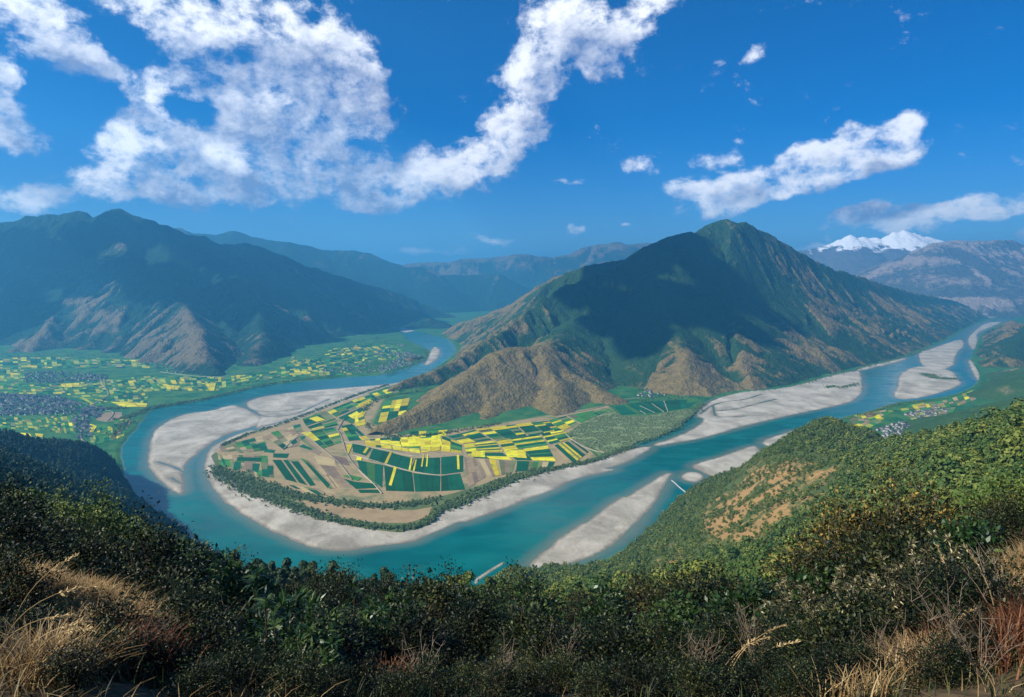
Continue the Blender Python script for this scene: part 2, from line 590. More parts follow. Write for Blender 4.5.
def mk_materials():
    m, t, b = new_mat('valley_ground')
    p = t.pos()
    n1 = t.noise(p, 0.012, 5, 0.6)
    n2 = t.noise(p, 0.11, 4, 0.6)
    green = t.mix(t.step(n1, .38, .62), (0.006, 0.095, 0.026), (0.050, 0.150, 0.030))
    green = t.mix(t.step(n2, .5, .8), green, (0.15, 0.16, 0.06))
    brown = t.mix(n2, (0.24, 0.165, 0.07), (0.43, 0.325, 0.165))
    brown = t.mix(t.step(n1, .5, .66), brown, (0.15, 0.17, 0.07))
    land = t.mix(t.attr('fallow'), green, brown)
    n3 = t.noise(t.vmath('MULTIPLY', p, (1.0, 0.7, 1.0)), 0.011, 8, 0.68, .5)
    sandc = t.mix(t.step(n3, .30, .70), (0.25, 0.22, 0.165), (0.52, 0.465, 0.365))
    sandc = t.mix(t.step(t.noise(p, 0.03, 5, .6), .56, .74), sandc, (0.33, 0.27, 0.19))
    wetn = t.math('ADD', t.attr('high'), t.math('MULTIPLY', t.math('SUBTRACT', n2, .5), 0.5))
    wd = t.math('ADD', t.attr('inner'), t.math('MULTIPLY', t.math('SUBTRACT', n3, .5), 9.0))
    sandc = t.mix(t.step(wd, 0.0, 9.0), (0.20, 0.175, 0.13), sandc)
    col = t.mix(t.attr('sand'), land, sandc)
    t.put(b.inputs['Base Color'], col)
    t.put(b.inputs['Normal'], t.bump(n2, 0.5, 3.0))
    MAT['ground'] = m

    m, t, b = new_mat('plain')
    n1 = t.noise(t.pos(), 0.004, 5, .6)
    t.put(b.inputs['Base Color'], t.mix(n1, (0.05, 0.10, 0.04), (0.20, 0.17, 0.10)))
    MAT['plain'] = m

    m, t, b = new_mat('river_water')
    p = t.pos()
    d = t.attr('depth')
    n1 = t.noise(t.vmath('MULTIPLY', p, (1, 1, 0)), 0.006, 4, .6, .6)
    n4 = t.noise(t.vmath('MULTIPLY', p, (0.35, 1.0, 0)), 0.02, 5, .65, .8)
    deep = t.mix(t.step(t.math('ADD', t.math('MULTIPLY', n1, .6), t.math('MULTIPLY', n4, .4)), .3, .7), (0.000, 0.080, 0.072), (0.002, 0.145, 0.122))
    shal = t.mix(n4, (0.11, 0.13, 0.085), (0.10, 0.17, 0.13))
    t.put(b.inputs['Base Color'], t.mix(t.step(t.math('ADD', d, t.math('MULTIPLY', t.math('SUBTRACT', n1, .5), 1.0)), 0.0, 1.5), shal, deep))
    t.put(b.inputs['Roughness'], t.math('ADD', t.math('MULTIPLY', t.step(n4, .4, .65), .16), .10))
    b.inputs['Specular IOR Level'].default_value = 0.28
    b.inputs['IOR'].default_value = 1.33
    w1 = t.noise(p, 0.25, 3, .6)
    w2 = t.noise(p, 0.05, 4, .6)
    t.put(b.inputs['Normal'], t.bump(t.math('ADD', w1, w2), 0.12, 1.2))
    MAT['water'] = m

    def mountain(name, forest, forest2, tan, tan2, rock, scale=1.0, canopy=1.0):
        m, t, b = new_mat(name)
        p = t.pos()
        n1 = t.noise(p, 0.0045 * scale, 6, 0.62, 0.4)
        n2 = t.noise(p, 0.030 * scale, 5, 0.62)
        n3 = t.noise(p, 0.09 * scale, 3, 0.6)
        geo = t.add('ShaderNodeNewGeometry')
        cov = t.attr('cover')      # 1 = dry grass / bare, 0 = wood
        f = t.math('ADD', cov, t.math('MULTIPLY', t.math('SUBTRACT', n1, .5), 1.0))
        f = t.math('ADD', f, t.math('MULTIPLY', t.math('SUBTRACT', n2, .5), .7))
        f = t.math('ADD', f, t.math('MULTIPLY', t.attr('rib'), 0.34))
        f = t.step(f, 0.34, 0.66)
        fc = t.mix(n2, forest, forest2)
        tc = t.mix(t.step(n2, .3, .7), tan, tan2)
        tc = t.mix(t.math('MULTIPLY', t.attr('steep'), t.step(n3, .4, .6)), tc, rock)
        c = t.mix(f, fc, tc)
        t.put(b.inputs['Base Color'], c)
        h = t.math('ADD', t.math('MULTIPLY', n3, 1.3), t.math('MULTIPLY', n2, 1.8))
        t.put(b.inputs['Normal'], t.bump(h, 0.9 * canopy, 13.0 / scale))
        b.inputs['Specular IOR Level'].default_value = 0.05
        MAT[name] = m

    mountain('mountain_wooded', (0.009, 0.042, 0.017), (0.045, 0.085, 0.022), (0.130, 0.100, 0.036), (0.245, 0.175, 0.060), (0.17, 0.125, 0.062))
    mountain('mountain_blue', (0.008, 0.032, 0.022), (0.022, 0.055, 0.026), (0.12, 0.095, 0.050), (0.19, 0.145, 0.080), (0.17, 0.135, 0.085), 0.7)
    mountain('mountain_far', (0.07, 0.075, 0.06), (0.13, 0.12, 0.09), (0.34, 0.25, 0.18), (0.42, 0.32, 0.24), (0.32, 0.27, 0.24), 0.35)
    mountain('hills_green', (0.020, 0.070, 0.020), (0.075, 0.13, 0.03), (0.20, 0.18, 0.08), (0.26, 0.20, 0.10), (0.28, 0.2, 0.12), 1.8)

    m, t, b = new_mat('snow_mountain')
    p = t.pos()
    sep = t.add('ShaderNodeSeparateXYZ')
    t.link(p, sep.inputs[0])
    n1 = t.noise(p, 0.0024, 7, 0.65)
    n2 = t.noise(p, 0.006, 5, 0.6)
    hz = t.math('ADD', t.math('MULTIPLY', t.math('SUBTRACT', sep.outputs[2], 1010.0), 0.007), t.math('ADD', t.math('MULTIPLY', t.math('SUBTRACT', n1, .5), 4.0), t.math('MULTIPLY', t.math('SUBTRACT', n2, .5), 3.5)))
    rockc = t.mix(n2, (0.07, 0.07, 0.08), (0.16, 0.15, 0.15))
    t.put(b.inputs['Base Color'], t.mix(t.step(hz, -0.15, 0.35), rockc, (0.92, 0.92, 0.92)))
    t.put(b.inputs['Normal'], t.bump(n2, 0.8, 60.0))
    MAT['snow_mountain'] = m

    m, t, b = new_mat('hillside')
    p = t.pos()
    n1 = t.noise(p, 0.035, 6, .62)
    n2 = t.noise(p, 0.25, 5, .6)
    n0 = t.noise(p, 2.5, 5, .6)
    soil = t.mix(n2, (0.25, 0.145, 0.055), (0.39, 0.24, 0.095))
    scrub = t.mix(n2, (0.035, 0.070, 0.020), (0.10, 0.12, 0.035))
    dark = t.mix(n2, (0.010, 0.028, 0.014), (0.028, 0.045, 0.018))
    f = t.math('ADD', t.attr('bare'), t.math('MULTIPLY', t.math('SUBTRACT', n1, .5), 1.2))
    f = t.math('ADD', f, t.math('MULTIPLY', t.math('SUBTRACT', n2, .5), 0.6))
    c = t.mix(t.step(f, .38, .60), scrub, soil)
    c = t.mix(t.attr('painted_shade'), c, dark)  # the left slope's shade is mixed into its ground colour
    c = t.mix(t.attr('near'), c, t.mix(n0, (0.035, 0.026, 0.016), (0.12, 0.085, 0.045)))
    t.put(b.inputs['Base Color'], c)
    t.put(b.inputs['Normal'], t.bump(t.math('ADD', n2, t.math('MULTIPLY', n1, 2.0)), 0.6, 2.0))
    MAT['hillside'] = m

    def crop(name, a, bcol, sc=0.25, rows=False):
        m, t, b = new_mat(name)
        p = t.pos()
        n = t.noise(p, sc, 4, .65)
        nl = t.noise(p, 0.02, 4, .6)
        c = t.mix(n, a, bcol)
        c = t.mix(t.math('MULTIPLY', t.step(nl, .4, .7), .5), c, tuple(x * .62 for x in a))
        if name == 'rapeseed':
            c = t.mix(t.step(t.noise(p, .045, 5, .65), .52, .72), c, (0.20, 0.27, 0.02))
        oi = t.add('ShaderNodeObjectInfo').outputs['Random']
        hv = t.add('ShaderNodeHueSaturation')
        t.put(hv.inputs['Value'], t.math('ADD', t.math('MULTIPLY', oi, .55), .70))
        t.put(hv.inputs['Hue'], t.math('ADD', t.math('MULTIPLY', oi, .03), .485))
        t.link(c, hv.inputs['Color'])
        t.put(b.inputs['Base Color'], hv.outputs[0])
        t.put(b.inputs['Normal'], t.bump(n, 0.5, 1.0))
        MAT[name] = m
    crop('rapeseed', (0.52, 0.43, 0.008), (0.80, 0.66, 0.02))
    crop('wheat', (0.002, 0.070, 0.026), (0.008, 0.110, 0.034))
    crop('clover', (0.025, 0.145, 0.025), (0.08, 0.22, 0.035))
    crop('olive_crop', (0.13, 0.16, 0.05), (0.20, 0.21, 0.08))
    crop('fallow', (0.30, 0.205, 0.095), (0.47, 0.355, 0.185))
    crop('bare_earth', (0.20, 0.14, 0.085), (0.30, 0.22, 0.13))
    crop('scrub', (0.07, 0.12, 0.035), (0.16, 0.18, 0.06), .12)
    crop('track', (0.27, 0.23, 0.16), (0.36, 0.31, 0.22))
    crop('mustard', (0.24, 0.30, 0.03), (0.42, 0.42, 0.05))
    crop('grove_floor', (0.15, 0.19, 0.07), (0.22, 0.25, 0.10), .1)

    def foliage(name, dark, mid, light, gloss=0.6, transl=0.25, spec=0.3):
        m, t, b = new_mat(name)
        a = t.attr('tint')
        oi = t.add('ShaderNodeObjectInfo').outputs['Random']
        a2 = t.math('ADD', a, t.math('MULTIPLY', t.math('SUBTRACT', oi, .5), 0.42), clamp=True)
        cr = t.add('ShaderNodeValToRGB')
        cr.color_ramp.elements[0].color = (*dark, 1)
        cr.color_ramp.elements[1].color = (*light, 1)
        e = cr.color_ramp.elements.new(0.5)
        e.color = (*mid, 1)
        t.link(a2, cr.inputs[0])
        t.link(cr.outputs[0], b.inputs['Base Color'])
        b.inputs['Roughness'].default_value = gloss
        b.inputs['Specular IOR Level'].default_value = spec
        if transl > 0:
            tr = t.add('ShaderNodeBsdfTranslucent')
            t.link(cr.outputs[0], tr.inputs[0])
            mx = t.add('ShaderNodeMixShader')
            mx.inputs[0].default_value = transl
            t.link(b.outputs[0], mx.inputs[1])
            t.link(tr.outputs[0], mx.inputs[2])
            o = [n for n in t.n if n.type == 'OUTPUT_MATERIAL'][0]
            t.link(mx.outputs[0], o.inputs[0])
        MAT[name] = m
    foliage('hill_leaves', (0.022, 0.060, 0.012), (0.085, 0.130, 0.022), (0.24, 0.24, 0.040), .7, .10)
    foliage('shade_leaves', (0.012, 0.035, 0.014), (0.025, 0.055, 0.018), (0.060, 0.085, 0.025), .7, .2)  # darker foliage, with the left slope's shade put into its colour
    foliage('river_leaves', (0.05, 0.105, 0.03), (0.12, 0.185, 0.048), (0.22, 0.27, 0.08), .7, .2)
    foliage('plantation_leaves', (0.14, 0.22, 0.07), (0.25, 0.32, 0.12), (0.38, 0.40, 0.18), .7, .3)
    foliage('shrub_leaves', (0.002, 0.006, 0.002), (0.008, 0.018, 0.0045), (0.10, 0.110, 0.030), .5, .14, .25)  # near-black greens hold the thicket's shade, the light end its sunlit leaves
    foliage('amber_leaves', (0.008, 0.012, 0.003), (0.060, 0.055, 0.013), (0.42, 0.27, 0.06), .5, .16, .3)
    foliage('cream_leaves', (0.030, 0.035, 0.014), (0.14, 0.13, 0.06), (0.58, 0.50, 0.27), .45, .3, .45)
    foliage('lance_leaves', (0.010, 0.030, 0.008), (0.03, 0.075, 0.016), (0.11, 0.16, 0.04), .4, .3, .5)
    foliage('twigs', (0.10, 0.075, 0.05), (0.20, 0.15, 0.10), (0.34, 0.27, 0.19), .7, 0, .2)
    foliage('dry_grass', (0.13, 0.075, 0.03), (0.34, 0.22, 0.09), (0.62, 0.46, 0.23), .7, .3, .2)
    foliage('rust_grass', (0.08, 0.03, 0.015), (0.22, 0.09, 0.04), (0.42, 0.22, 0.10), .7, .3, .2)

    m, t, b = new_mat('bark')
    n = t.noise(t.pos(), 3.0, 4, .6)
    t.put(b.inputs['Base Color'], t.mix(n, (0.035, 0.024, 0.016), (0.12, 0.085, 0.055)))
    MAT['bark'] = m
    m, t, b = new_mat('whitewash')
    n = t.noise(t.pos(), 0.4, 3, .6)
    t.put(b.inputs['Base Color'], t.mix(n, (0.26, 0.235, 0.20), (0.52, 0.50, 0.46)))
    MAT['wall'] = m
    m, t, b = new_mat('grey_tiles')
    n = t.noise(t.pos(), 0.05, 3, .6)
    t.put(b.inputs['Base Color'], t.mix(n, (0.040, 0.042, 0.046), (0.13, 0.13, 0.13)))
    MAT['tiles'] = m
    m, t, b = new_mat('pale_concrete')
    n = t.noise(t.pos(), 0.2, 3, .6)
    t.put(b.inputs['Base Color'], t.mix(n, (0.34, 0.33, 0.30), (0.48, 0.46, 0.43)))
    MAT['concrete'] = m


mk_materials()
build_floor()

# ------------------------------------------------------------------ mountains: networks of ridges and spurs


def polyY(pts):
    return np.array([at(*p) for p in pts])


def spurs_of(line, spacing, drop, r, lvl=0, sides=(1, -1), minz=30, wig=0.25, ang=70, frac=0.94):
    out = []
    L = np.linalg.norm(np.diff(line[:, :2], axis=0), axis=1)
    S = np.concatenate([[0], np.cumsum(L)])
    for sd in sides:
        s = spacing * r.uniform(.3, .9)
        while s < S[-1]:
            i = min(np.searchsorted(S, s) - 1, len(L) - 1)
            i = max(i, 0)
            f = (s - S[i]) / max(L[i], 1e-6)
            p = line[i] * (1 - f) + line[i + 1] * f
            dv = line[i + 1, :2] - line[i, :2]
            dv = dv / max(np.linalg.norm(dv), 1e-6)
            if line[i + 1, 2] > line[i, 2]:
                dv = -dv
            a = math.radians(ang) * sd * r.uniform(.8, 1.15)
            d = np.array([dv[0] * math.cos(a) - dv[1] * math.sin(a), dv[0] * math.sin(a) + dv[1] * math.cos(a)])
            z0 = p[2] * frac
            if z0 > minz:
                run = z0 / (drop * r.uniform(.8, 1.25))
                n = 6
                pts = [np.array([p[0], p[1], p[2] - 4.0])]
                q = p[:2].copy()
                hd = math.atan2(d[1], d[0])
                for k in range(1, n + 1):
                    hd += r.normal(0, wig)
                    q = q + run / n * np.array([math.cos(hd), math.sin(hd)])
                    tt = k / n
                    pts.append(np.array([q[0], q[1], z0 * (1 - tt) ** 1.12 - 15 * (tt == 1)]))
                out.append(np.array(pts))
            s += spacing * r.uniform(.6, 1.4)
    return out


def ridge_field(lines, X, Y, slope, roundr=25.0, xs=None, ys=None, margin=0.0):
    """height under a network of crests; also the run along the nearest crest and the distance from it"""
    h = np.full(X.shape, -60.0, np.float32)
    S = np.zeros(X.shape, np.float32)
    D = np.zeros(X.shape, np.float32)
    s0 = 0.0
    for ln, sl_ in lines:
        s0 += 531.7
        for a, b in zip(ln[:-1], ln[1:]):
            ex, ey = b[0] - a[0], b[1] - a[1]
            L = ex * ex + ey * ey + 1e-6
            reach = (max(a[2], b[2]) + 60) / (slope * sl_) + roundr + margin
            i0, i1 = np.searchsorted(ys, (min(a[1], b[1]) - reach, max(a[1], b[1]) + reach))
            j0, j1 = np.searchsorted(xs, (min(a[0], b[0]) - reach, max(a[0], b[0]) + reach))
            if i1 <= i0 or j1 <= j0:
                s0 += math.sqrt(L)
                continue
            w = (slice(i0, i1), slice(j0, j1))
            wx, wy = X[w] - np.float32(a[0]), Y[w] - np.float32(a[1])
            t = np.clip((wx * np.float32(ex) + wy * np.float32(ey)) / np.float32(L), 0, 1)
            qx, qy = wx - t * np.float32(ex), wy - t * np.float32(ey)
            d = np.sqrt(qx * qx + qy * qy + roundr * roundr) - roundr
            v = np.float32(a[2]) + t * np.float32(b[2] - a[2]) - np.float32(slope * sl_) * d
            m = v > h[w]
            side = np.where(qx * ey - qy * ex > 0, np.float32(260.0), np.float32(0.0))
            h[w] = np.where(m, v, h[w])
            S[w] = np.where(m, np.float32(s0) + t * np.float32(math.sqrt(L)) + side, S[w])
            D[w] = np.where(m, d, D[w])
            s0 += math.sqrt(L)
    return h, S, D


def mountain(name, mains, extra, box, step, mat, seed, spacing=420, drop=.42, slope=.72, sub=True, rough=1.0, cover=None, sides=(1, -1), warp=1.0, rnd=25.0, bank=0.0, xs_=1.0, gully=1.0):
    r = np.random.default_rng(seed)
    lines = []
    for ln in mains:
        lines.append((ln, 1.0))
        sp = spurs_of(ln, spacing, drop, r, sides=sides)
        for s_ in sp:
            lines.append((s_, 1.0))
            if sub:
                for q in spurs_of(s_, spacing * .62, drop * 1.55, r, ang=58, frac=.9, wig=.2):
                    lines.append((q, 1.05))
    for ln in extra:
        lines.append((ln, xs_))
        if sub:
            for q in spurs_of(ln, spacing * .55, drop * 1.5, r, ang=58, frac=.9, wig=.2):
                lines.append((q, 1.05))
    x0, x1, y0, y1 = box
    xs = np.arange(x0, x1, step)
    ys = np.arange(y0, y1, step)
    X, Y = np.meshgrid(xs, ys)
    X = X.astype(np.float32)
    Y = Y.astype(np.float32)
    k = spacing
    wx = fbm(X / (k * .7), Y / (k * .7), 3, seed * 1.7) * k * .10 * warp
    wy = fbm(X / (k * .7), Y / (k * .7), 3, seed * 2.9 + 40) * k * .10 * warp
    h, S_, D_ = ridge_field(lines, X + wx, Y + wy, slope, rnd, xs, ys, k * .25)
    core = ridge_field([(ln, 1.0) for ln in mains] + [(ln, xs_) for ln in extra], X, Y, slope, rnd, xs, ys)[0]
    h = np.maximum(h, core - 2)
    if bank:
        dr = np.full(X.shape, 5000.0, np.float32)
        g = P(RIVER)
        sel = (h > -60) & (X > g[:, 0].min() - 1200) & (X < g[:, 0].max() + 1200) & (Y < g[:, 1].max() + 1200)
        dr[sel] = -sdf(g, X[sel], Y[sel])
        h = np.minimum(h, (dr - 25) * bank + (np.maximum(dr - 350, 0) / 500) ** 2 * 260 + fbm(X / 150, Y / 150, 3, 9.0) * 12)
        core = np.minimum(core, h + 2)
    amp = np.clip(h / 260.0, 0.0, 1.0) * rough
    keepridge = np.clip((h - core + 3) / (k * .12), 0.12, 1)
    hh = h + (ridged(X / (k * .36), Y / (k * .36), 5, seed) - .75) * k * .115 * amp * keepridge + fbm(X / (k * .1), Y / (k * .1), 3, seed + 3) * k * .014 * rough * np.clip(h / 60, .1, 1)
    g1 = pn(S_ / (k * .13), D_ / (k * 1.1) + 7) + .6 * pn(S_ / (k * .055) + 3, D_ / (k * .7))
    gul = np.abs(g1) * 1.5
    hh = hh - (0.5 - np.clip(gul, 0, .8)) * k * .075 * np.clip(D_ / (k * .22), 0, 1) * np.clip(h / 90, 0, 1) * gully
    gy, gx = np.gradient(hh, step)
    sl = np.sqrt(gx * gx + gy * gy)
    sm = hh.copy()
    for _ in range(6):
        sm = (np.roll(sm, 3, 0) + np.roll(sm, -3, 0) + np.roll(sm, 3, 1) + np.roll(sm, -3, 1)) / 4
    rib = np.clip((hh - sm) / (step * 1.6), -1, 1)
    rib = np.clip(rib * .6 + (gul - .35) * 1.3 * np.clip(D_ / (k * .2), 0, 1) * min(gully, 1.4), -1.2, 1.2)
    at_ = {'rib': rib, 'steep': sstep(sl, .6, 1.1), 'cover': (cover(X, Y, hh, gx, gy) if cover else np.full(X.shape, .4))}
    keep = hh > -12
    V = np.stack([X, Y, hh], -1).reshape(-1, 3)
    Fc = grid_faces(*X.shape, keep=keep)
    V, Fc, at_ = compact(V, Fc, at_)
    return structure(mesh_np(name, V, Fc, MAT[mat], at_))


def spots(X, Y, lst):
    c = np.zeros(X.shape, np.float32)
    for (px, py, Yd, r_, w_) in lst:
        p = at(px, py, Yd)
        d2 = ((X - p[0]) ** 2 + (Y - p[1]) ** 2) / (r_ * r_)
        c = c + w_ * np.exp(-d2)
    return c


def build_mountains():
    # the big wooded mountain inside the bend
    R0 = polyY([(447, 333, 6100), (456, 325, 5900), (472, 316, 5700), (500, 306, 5400), (520, 298, 5200), (540, 285, 5000), (556, 277, 4900), (572, 271, 4800), (594, 265, 4700), (612, 261, 4600), (636, 258, 4450),
                (656, 245, 4320), (670, 236, 4250), (688, 231.5, 4250), (696, 233, 4350), (714, 222, 4480), (725, 219, 4520), (738, 223, 4560), (745, 221.7, 4600), (754, 228, 4640),
                (766, 232, 4700), (780, 237, 4780), (790, 244, 4880), (808, 252, 5020), (828, 261, 5200), (844, 266, 5400), (864, 272, 5750), (892, 278, 6300), (920, 288, 7100), (944, 296, 8000), (964, 306, 8900), (983, 318, 9900)])
    S = [polyY([(612, 262, 4600), (585, 310, 3900), (560, 336, 3350), (535, 346.5, 3000), (517, 347, 2930), (497, 353, 2830), (473, 372, 2680), (444, 393, 2480), (415, 408, 2310), (372, 435, 2050)]),
         polyY([(535, 346.5, 3000), (552, 364, 2900), (587, 382, 2780), (616, 398, 2640)]),
         polyY([(525, 347, 2960), (510, 378, 2700), (492, 405, 2480), (484, 436, 2160)]),
         polyY([(535, 347, 2990), (555, 378, 2720), (556, 420, 2340)]),
         polyY([(670, 236, 4250), (664, 290, 3750), (668, 325, 3380), (690, 360, 3020), (712, 388, 2830)]),
         polyY([(725, 219, 4520), (742, 280, 4000), (748, 330, 3500), (765, 372, 3080), (772, 388, 2900)]),
         polyY([(766, 232, 4700), (790, 262, 4450), (812, 285, 4280), (852, 304, 4100), (866, 330, 3950), (872, 350, 3850)]),
         polyY([(790, 300, 4200), (800, 330, 3800), (822, 350, 3550), (836, 368, 3420)]),
         polyY([(828, 261, 5200), (862, 290, 4950), (890, 310, 4800), (912, 330, 4700), (925, 344, 4600)]),
         polyY([(892, 278, 6300), (915, 300, 6100), (938, 318, 6000), (950, 330, 5950)])]

    def cov(X, Y, h, gx, gy):
        c = 0.35 - sstep(h, 60, 520) * .22 + fbm(X / 320, Y / 320, 4, 12.0) * .16
        c = c + spots(X, Y, [(500, 380, 2650, 380, .7), (440, 405, 2380, 300, .75), (400, 418, 2220, 200, .8), (560, 395, 2600, 240, .5), (700, 350, 3050, 230, .42), (800, 335, 3750, 230, .35),
                             (850, 285, 4700, 420, .34), (800, 262, 4600, 300, .28), (900, 295, 5800, 500, .32), (470, 320, 5700, 600, .18), (525, 300, 5100, 220, .3), (740, 380, 2930, 190, .35),
                             (650, 372, 2900, 170, .3), (660, 300, 3700, 420, -.55), (620, 300, 4200, 420, -.5), (600, 330, 3500, 320, -.4)])  # woods, with part of the left face's cloud shade put into cover
        return c - np.clip(gx * -1, -.6, .6) * .12
    mountain('wooded_mountain', [R0], S, (-1500, 7400, 2080, 10400), 10.0, 'mountain_wooded', 11, spacing=390, drop=.40, slope=.92, cover=cov, bank=.62, rough=.9, xs_=.68, gully=1.9)

    # left mountain wall beyond the plain
    R1 = polyY([(-260, 250, 5600), (-160, 232, 6000), (-80, 226, 6300), (-30, 223, 6500), (0, 222, 6600), (16, 221, 6650), (27, 216, 6700), (38, 216.5, 6700), (50, 214, 6700), (60, 215, 6700), (76, 211, 6700), (83, 211.5, 6700), (91, 217.5, 6750), (100, 214.5, 6700),
                (112, 208.7, 6600), (120, 209, 6600), (136, 216, 6600), (148, 219, 6550), (156, 224, 6550), (165, 226, 6550), (187, 235, 6550), (202, 236, 6500), (216, 244, 6550), (228, 244, 6600), (246, 243, 6650), (260, 247, 6700), (280, 254, 6800),
                (304, 266, 6950), (330, 272, 7200), (360, 281, 7600), (400, 294, 8200), (426, 306, 8700), (444, 317, 9100)])
    S1 = [polyY([(112, 209, 6600), (110, 255, 5900), (92, 300, 5300), (60, 330, 4900), (10, 350, 4500)]),
          polyY([(50, 214, 6700), (30, 265, 5900), (10, 300, 5400), (-40, 335, 4900)]),
          polyY([(165, 226, 6550), (172, 275, 5400), (184, 305, 4600), (196, 325, 4150), (205, 350, 3700), (212, 370, 3420)]),
          polyY([(184, 305, 4600), (160, 335, 4300), (140, 355, 4200)]),
          polyY([(120, 270, 5700), (135, 315, 4900), (110, 350, 4450)]),
          polyY([(228, 244, 6600), (245, 280, 5700), (258, 305, 5000), (262, 335, 4350), (255, 360, 3800)]),
          polyY([(280, 254, 6800), (300, 295, 6000), (308, 320, 5500), (320, 340, 5200)]),
          polyY([(330, 272, 7200), (345, 300, 6700), (372, 322, 6400)])]

    def cov1(X, Y, h, gx, gy):
        return 0.04 + .10 * sstep(-h, -180, 0) + spots(X, Y, [(190, 345, 3850, 420, .42), (150, 345, 4300, 420, .36), (60, 340, 4750, 420, .36), (92, 300, 5300, 260, .25), (112, 255, 5800, 160, .3), (20, 345, 4600, 300, .3), (228, 310, 5000, 160, .4), (280, 318, 5400, 130, .6), (312, 325, 5500, 140, .55), (352, 310, 6500, 120, .4), (30, 290, 5500, 200, .2)])
    mountain('left_mountain', [R1], S1, (-6400, -300, 3250, 9300), 15.0, 'mountain_blue', 5, spacing=600, drop=.40, slope=.86, rough=.9, gully=2.0, cover=cov1, bank=.5)

    # second blue range behind it
    R2 = polyY([(60, 236, 10500), (120, 226, 10500), (180, 228, 10500), (192, 233, 10500), (218, 235, 10500), (230, 231, 10500), (237, 231, 10500), (250, 236, 10500), (270, 240, 10500), (288, 242, 10500), (308, 246, 10600), (320, 250, 10700),
                (355, 250.6, 10700), (369, 253, 10700), (380, 258, 10600), (406, 268, 10500), (418, 266, 10600), (428, 269, 10700), (440, 275, 10800), (480, 275, 11000), (499, 274, 11000), (513, 281, 11000), (527, 288, 11100), (550, 297, 11200)])
    cvf = lambda X, Y, h, gx, gy: np.full(X.shape, .16)
    mountain('middle_range', [R2], [], (-7800, 1500, 8300, 12400), 40.0, 'mountain_blue', 21, spacing=800, drop=.45, slope=.6, cover=cvf, rough=.8)
    R3 = polyY([(330, 275, 13000), (404, 264, 13000), (428, 262, 13000), (450, 262, 13000), (460, 259, 13000), (488, 258, 13000), (505, 256, 13000), (520, 253.5, 13000), (537, 256, 13000), (552, 257, 13000), (568, 254, 12820), (586, 246, 12731), (598, 245, 12641), (618, 241.6, 12551), (628, 245, 12551), (648, 242.6, 12731), (664, 245, 12820), (700, 250, 13000), (760, 262, 13448)])
    mountain('far_range', [R3], [], (-4500, 6500, 10000, 15000), 50.0, 'mountain_blue', 31, spacing=900, drop=.45, slope=.6, cover=lambda X, Y, h, gx, gy: np.full(X.shape, .38), rough=.9)
    # right: broad dry mountain over the far valley, darker hump, and the snow peaks
    R4 = polyY([(880, 272, 10608), (900, 260, 10686), (912, 254, 10764), (932, 243.5, 10842), (955, 240, 10920), (973, 241, 10920), (995, 240, 10920), (1007, 240, 10920), (1017, 243, 10920), (1040, 246, 10920), (1090, 238, 10920), (1180, 244, 10920), (1300, 262, 10920)])
    S4 = [polyY([(990, 240, 10920), (960, 272, 10062), (940, 292, 9594)]), polyY([(1040, 246, 10920), (1010, 276, 9906), (975, 292, 9360)]), polyY([(1100, 238, 10920), (1040, 285, 9594), (1000, 298, 9204)])]
    mountain('right_range', [R4], S4, (4600, 13500, 8300, 12300), 40.0, 'mountain_far', 41, spacing=700, drop=.42, slope=.48, cover=lambda X, Y, h, gx, gy: np.full(X.shape, .42), rough=1.0)
    R5 = polyY([(800, 262, 12090), (824, 263, 12090), (844, 264, 12090), (862, 262, 12090), (876, 262, 12090), (890, 266, 12090), (920, 270, 12090)])
    mountain('blue_ridge', [R5], [], (4000, 9300, 10600, 13600), 60.0, 'mountain_blue', 51, spacing=900, drop=.4, slope=.5, cover=cvf, sub=False)
    R6 = polyY([(790, 252, 12600), (812, 249, 12600), (824, 246, 12600), (832, 243, 12600), (840, 239, 12600), (845, 241, 12600), (850, 234.5, 12600), (856, 238.5, 12600), (863, 236.5, 12600), (870, 238.5, 12600), (876, 237, 12600), (882, 241, 12600), (888, 236, 12600), (894, 231.5, 12600), (899, 233, 12600), (904, 229.5, 12600), (910, 234, 12600), (914, 232.5, 12600), (921, 237, 12600), (928, 236.5, 12600), (937, 239, 12600), (960, 246, 12600), (1010, 252, 12600)])
    mountain('snow_mountain', [R6], [], (4400, 10600, 11000, 14200), 32.0, 'snow_mountain', 61, spacing=300, drop=.55, slope=.62, rough=2.8, warp=.6, rnd=6)
    # hills on the right bank
    hg = lambda base: (lambda X, Y, h, gx, gy: np.full(X.shape, base) + fbm(X / 120, Y / 120, 3, 2.0) * .2)
    RA = polyY([(996, 333, 4600), (1008, 327, 4600), (1024, 320, 4600), (1060, 306, 4650), (1120, 285, 4700)])
    RA2 = polyY([(1024, 320, 4600), (1016, 345, 4200), (1008, 366, 3900)])
    mountain('wooded_spur', [RA], [RA2], (2600, 5800, 3300, 5900), 12.0, 'mountain_wooded', 71, spacing=260, drop=.42, slope=.5, cover=hg(-.4), bank=.5)
    RB = polyY([(1000, 371, 3080), (1010, 364, 3000), (1024, 358, 2950), (1060, 342, 2900), (1120, 318, 2850)])
    RB2 = polyY([(1012, 364, 3000), (1006, 390, 2760)])
    mountain('scrub_spur', [RB], [RB2], (1750, 4200, 2100, 3900), 9.0, 'hills_green', 81, spacing=220, drop=.45, slope=.48, cover=hg(.05), bank=.4)
    RC = polyY([(1000, 412, 2020), (1024, 402, 1960), (1070, 388, 1900), (1130, 368, 1850)])
    mountain('grove_spur', [RC], [], (1150, 3200, 1250, 2600), 7.0, 'hills_green', 91, spacing=160, drop=.45, slope=.46, cover=hg(.22), bank=.4)


build_mountains()

